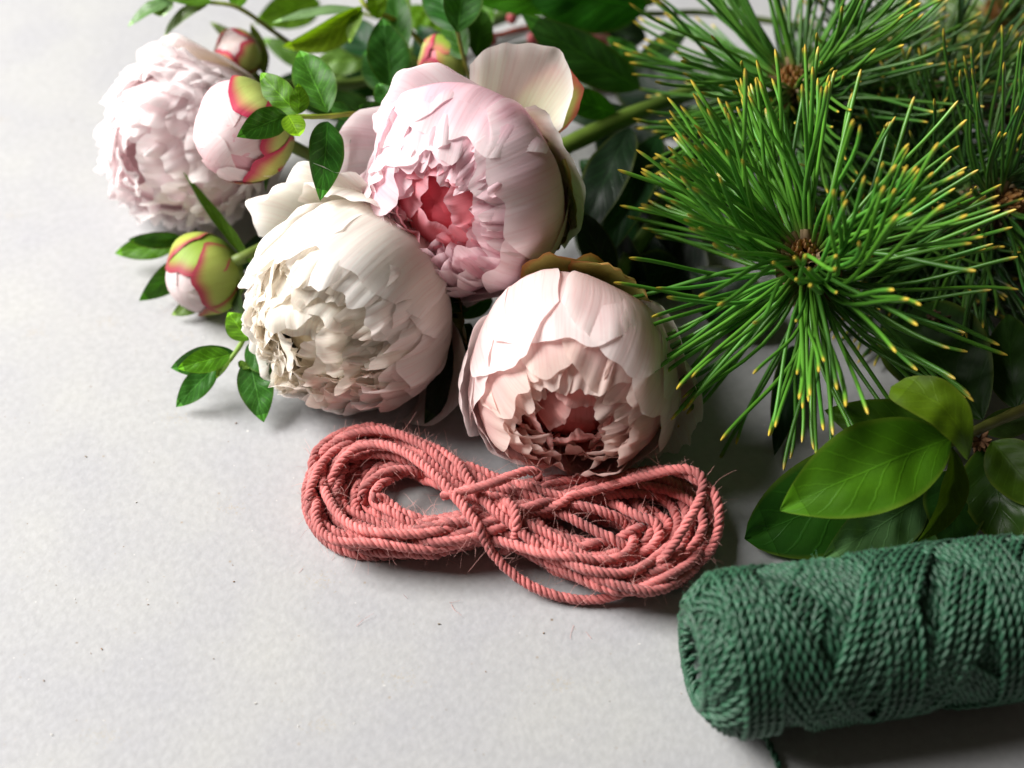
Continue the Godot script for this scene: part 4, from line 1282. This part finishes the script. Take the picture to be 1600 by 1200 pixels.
	# the binding turn round the waist and the free end
	for q in [
		[[770, 800, 0.016], [782, 786, 0.022], [800, 790, 0.026], [808, 820, 0.024], [800, 850, 0.012], [786, 862, 0.004]],
		[[690, 775, 0.026], [760, 758, 0.030], [815, 738, 0.030], [838, 737, 0.028], [840, 750, 0.026]],
	]:
		var ctrl := []
		for w in q:
			ctrl.append(at(w[0], w[1], w[2]) - o.position)
		var path := resample(curve(ctrl, 10), 0.0009)
		var g := Geo.new()
		cord(g, path, R, 3, 0.0071, 6, red, 0.35, q[0][0], false)
		part("cord_wrap", g.mesh(), M.twine, o)
		for k in 26:
			var qq := path[rng.randi() % path.size()]
			var d := Vector3(rng.randf_range(-1, 1), rng.randf_range(0.0, 1.2), rng.randf_range(-1, 1)).normalized()
			hair(fuzz, qq + d * R * 0.85, d, rng.randf_range(0.003, 0.012), 0.00009, C(228, 168, 160))
	part("loose_fibres", fuzz.mesh(), M.twine, o).set_meta("kind", "stuff")

func spool() -> void:
	var r0 := 0.0254
	var half := 0.072
	var a := at(1086, 1026, 0.032)
	var b := at(1650, 952, 0.032)
	var x := (b - a).normalized()
	half = a.distance_to(b) * 0.5
	var c := (a + b) * 0.5
	var o := thing("twine_spool", "spool of dark green twine lying on its side at the lower right", "twine", Vector3(c.x, 0, c.z))
	var y := Vector3.UP
	var z := x.cross(y).normalized()
	var mid := Vector3(0, r0 + 0.0055, 0)
	var place := func(ang: float, zz: float, r: float) -> Vector3:
		return mid + x * zz + (y * cos(ang) + z * sin(ang)) * r
	# wound body under the visible strands, hollow at its ends
	var prof := [[-half + 0.022, 0.010], [-half + 0.002, 0.011], [-half + 0.0005, 0.016], [-half + 0.003, 0.0225], [-half + 0.009, 0.0265], [-half + 0.03, r0 - 0.0012], [half - 0.03, r0 - 0.0012], [half - 0.009, 0.0265], [half - 0.003, 0.0225], [half - 0.0005, 0.016], [half - 0.002, 0.011], [half - 0.022, 0.010]]
	var p := PackedVector3Array()
	var cs := PackedColorArray()
	var uvs := PackedVector2Array()
	for q in prof:
		for k in 41:
			p.append(place.call(TAU * k / 40.0, q[0], q[1]))
			cs.append(C(20, 40, 31))
			uvs.append(Vector2(k / 40.0, 0))
	var g := Geo.new()
	g.grid(p, cs, uvs, 40, prof.size() - 1)
	part("wound_core", g.mesh(), M.green_twine, o)
	var col := C(38, 82, 58)
	var rr := 0.0014
	var fuzz := Geo.new()
	# bands of parallel strands that cross the spool to and fro, running nearly round it over the top and aslant below
	var bands := 18
	for k in bands:
		var ground := k < 6
		var turns: float = 4.5 if ground else [0.95, 1.5, 0.8, 1.7, 1.2, 1.4][k % 6]
		var sgn := 1.0 if k % 2 == 0 else -1.0
		var phase := rng.randf() * TAU
		var lift := r0 + (0.0002 * k if ground else 0.0008 + 0.00034 * (k - 6))
		var steps := int(turns * 130)
		var strands := 11 if ground else 6 + k % 3
		var calm := 0.0 if ground else 0.5
		var still := rng.randf_range(0.2, 1.0)
		for s in strands:
			var path := PackedVector3Array()
			for j in steps + 1:
				var t := float(j) / steps
				var ang := phase + sgn * t * turns * TAU
				var tw := t * turns * TAU
				var te := (tw - calm * (sin(ang - still) - sin(phase - still)) * sgn) / (turns * TAU)
				var sweep := -cos(clampf(te, 0.0, 1.0) * PI) if ground else 1.0 - 2.0 * absf(1.0 - fposmod(te * 2.0 + k * 0.37, 2.0))
				var zz := sweep * (half - 0.008) + (s - (strands - 1) * 0.5) * 0.0031 + 0.0007 * fn.get_noise_2d(ang * 60.0, s * 90.0 + k * 17.0)
				zz = clampf(zz, -half - 0.0004, half + 0.0004)
				var endness := maxf(0.0, absf(zz) - (half - 0.013)) / 0.013
				var r := lift - 0.0075 * endness * endness + 0.0006 * fn.get_noise_2d(ang * 25.0 + k * 90.0, s * 55.0)
				path.append(place.call(ang, zz, r))
			path = resample(path, 0.0011)
			var gg := Geo.new()
			cord(gg, path, rr, 2, 0.0078, 5, tone(col, rng.randf_range(0.8, 1.15)), 0.3, k * 31.0 + s * 7.0)
			part("winding", gg.mesh(), M.green_twine, o)
			for h in 6:
				var q := path[rng.randi() % path.size()]
				var d := ((q - mid) - x * (q - mid).dot(x)).normalized() + Vector3(rng.randf_range(-1, 1), rng.randf_range(-1, 1), rng.randf_range(-1, 1)) * 0.8
				hair(fuzz, q, d, rng.randf_range(0.002, 0.006), 0.00007, C(96, 150, 118))
	# near hoops at the top layer
	for grp in [[-0.74, 5, 0.10], [0.02, 5, -0.06], [0.62, 5, 0.08]]:
		for s in grp[1]:
			var path := PackedVector3Array()
			var z0: float = grp[0] * half + (s - grp[1] * 0.5) * 0.0031
			for j in 121:
				var t := j / 120.0
				var ang := -PI + t * TAU * 1.02
				var zz: float = z0 + grp[2] * 0.03 * (ang / PI) * absf(ang / PI) * 2.0
				zz = clampf(zz, -half + 0.002, half - 0.002)
				var endness := maxf(0.0, absf(zz) - (half - 0.013)) / 0.013
				path.append(place.call(ang, zz, r0 + 0.0046 - 0.0075 * endness * endness + 0.0003 * fn.get_noise_2d(ang * 30.0, s * 70.0)))
			path = resample(path, 0.0011)
			var gg := Geo.new()
			cord(gg, path, rr, 2, 0.0078, 5, tone(col, rng.randf_range(0.9, 1.2)), 0.3, s * 7.0 + z0 * 900.0)
			part("winding", gg.mesh(), M.green_twine, o)
	# strands that fall over the end face, and the hole
	for s in 26:
		var path := PackedVector3Array()
		var a0 := TAU * s / 26.0 + rng.randf_range(-0.1, 0.1)
		for j in 30:
			var t := j / 29.0
			var r := lerpf(0.0272, 0.0115, sm(0.0, 1.0, t)) + 0.0005 * sin(s * 3.0)
			var zz := -half + 0.012 * pow(1.0 - t, 2.2) - 0.0016 * sin(t * PI) + (0.012 * pow(maxf(0.0, t - 0.8) * 5.0, 2.0))
			path.append(place.call(a0 + t * 1.5, zz, r))
		path = resample(path, 0.0011)
		var gg := Geo.new()
		cord(gg, path, rr, 2, 0.0078, 5, tone(col, rng.randf_range(0.85, 1.2)), 0.3, s * 17.0)
		part("winding", gg.mesh(), M.green_twine, o)
	# loose tail
	var tail := []
	for q in [[1135, 985, 0.055], [1140, 1040, 0.04], [1160, 1110, 0.016], [1200, 1160, 0.002], [1218, 1200, 0.0014]]:
		tail.append(at(q[0], q[1], q[2]) - o.position)
	var tp := resample(curve(tail, 10), 0.0011)
	var tg := Geo.new()
	cord(tg, tp, rr, 2, 0.0078, 5, col, 0.3, 5.0)
	part("tail", tg.mesh(), M.green_twine, o)
	part("loose_fibres", fuzz.mesh(), M.green_twine, o).set_meta("kind", "stuff")
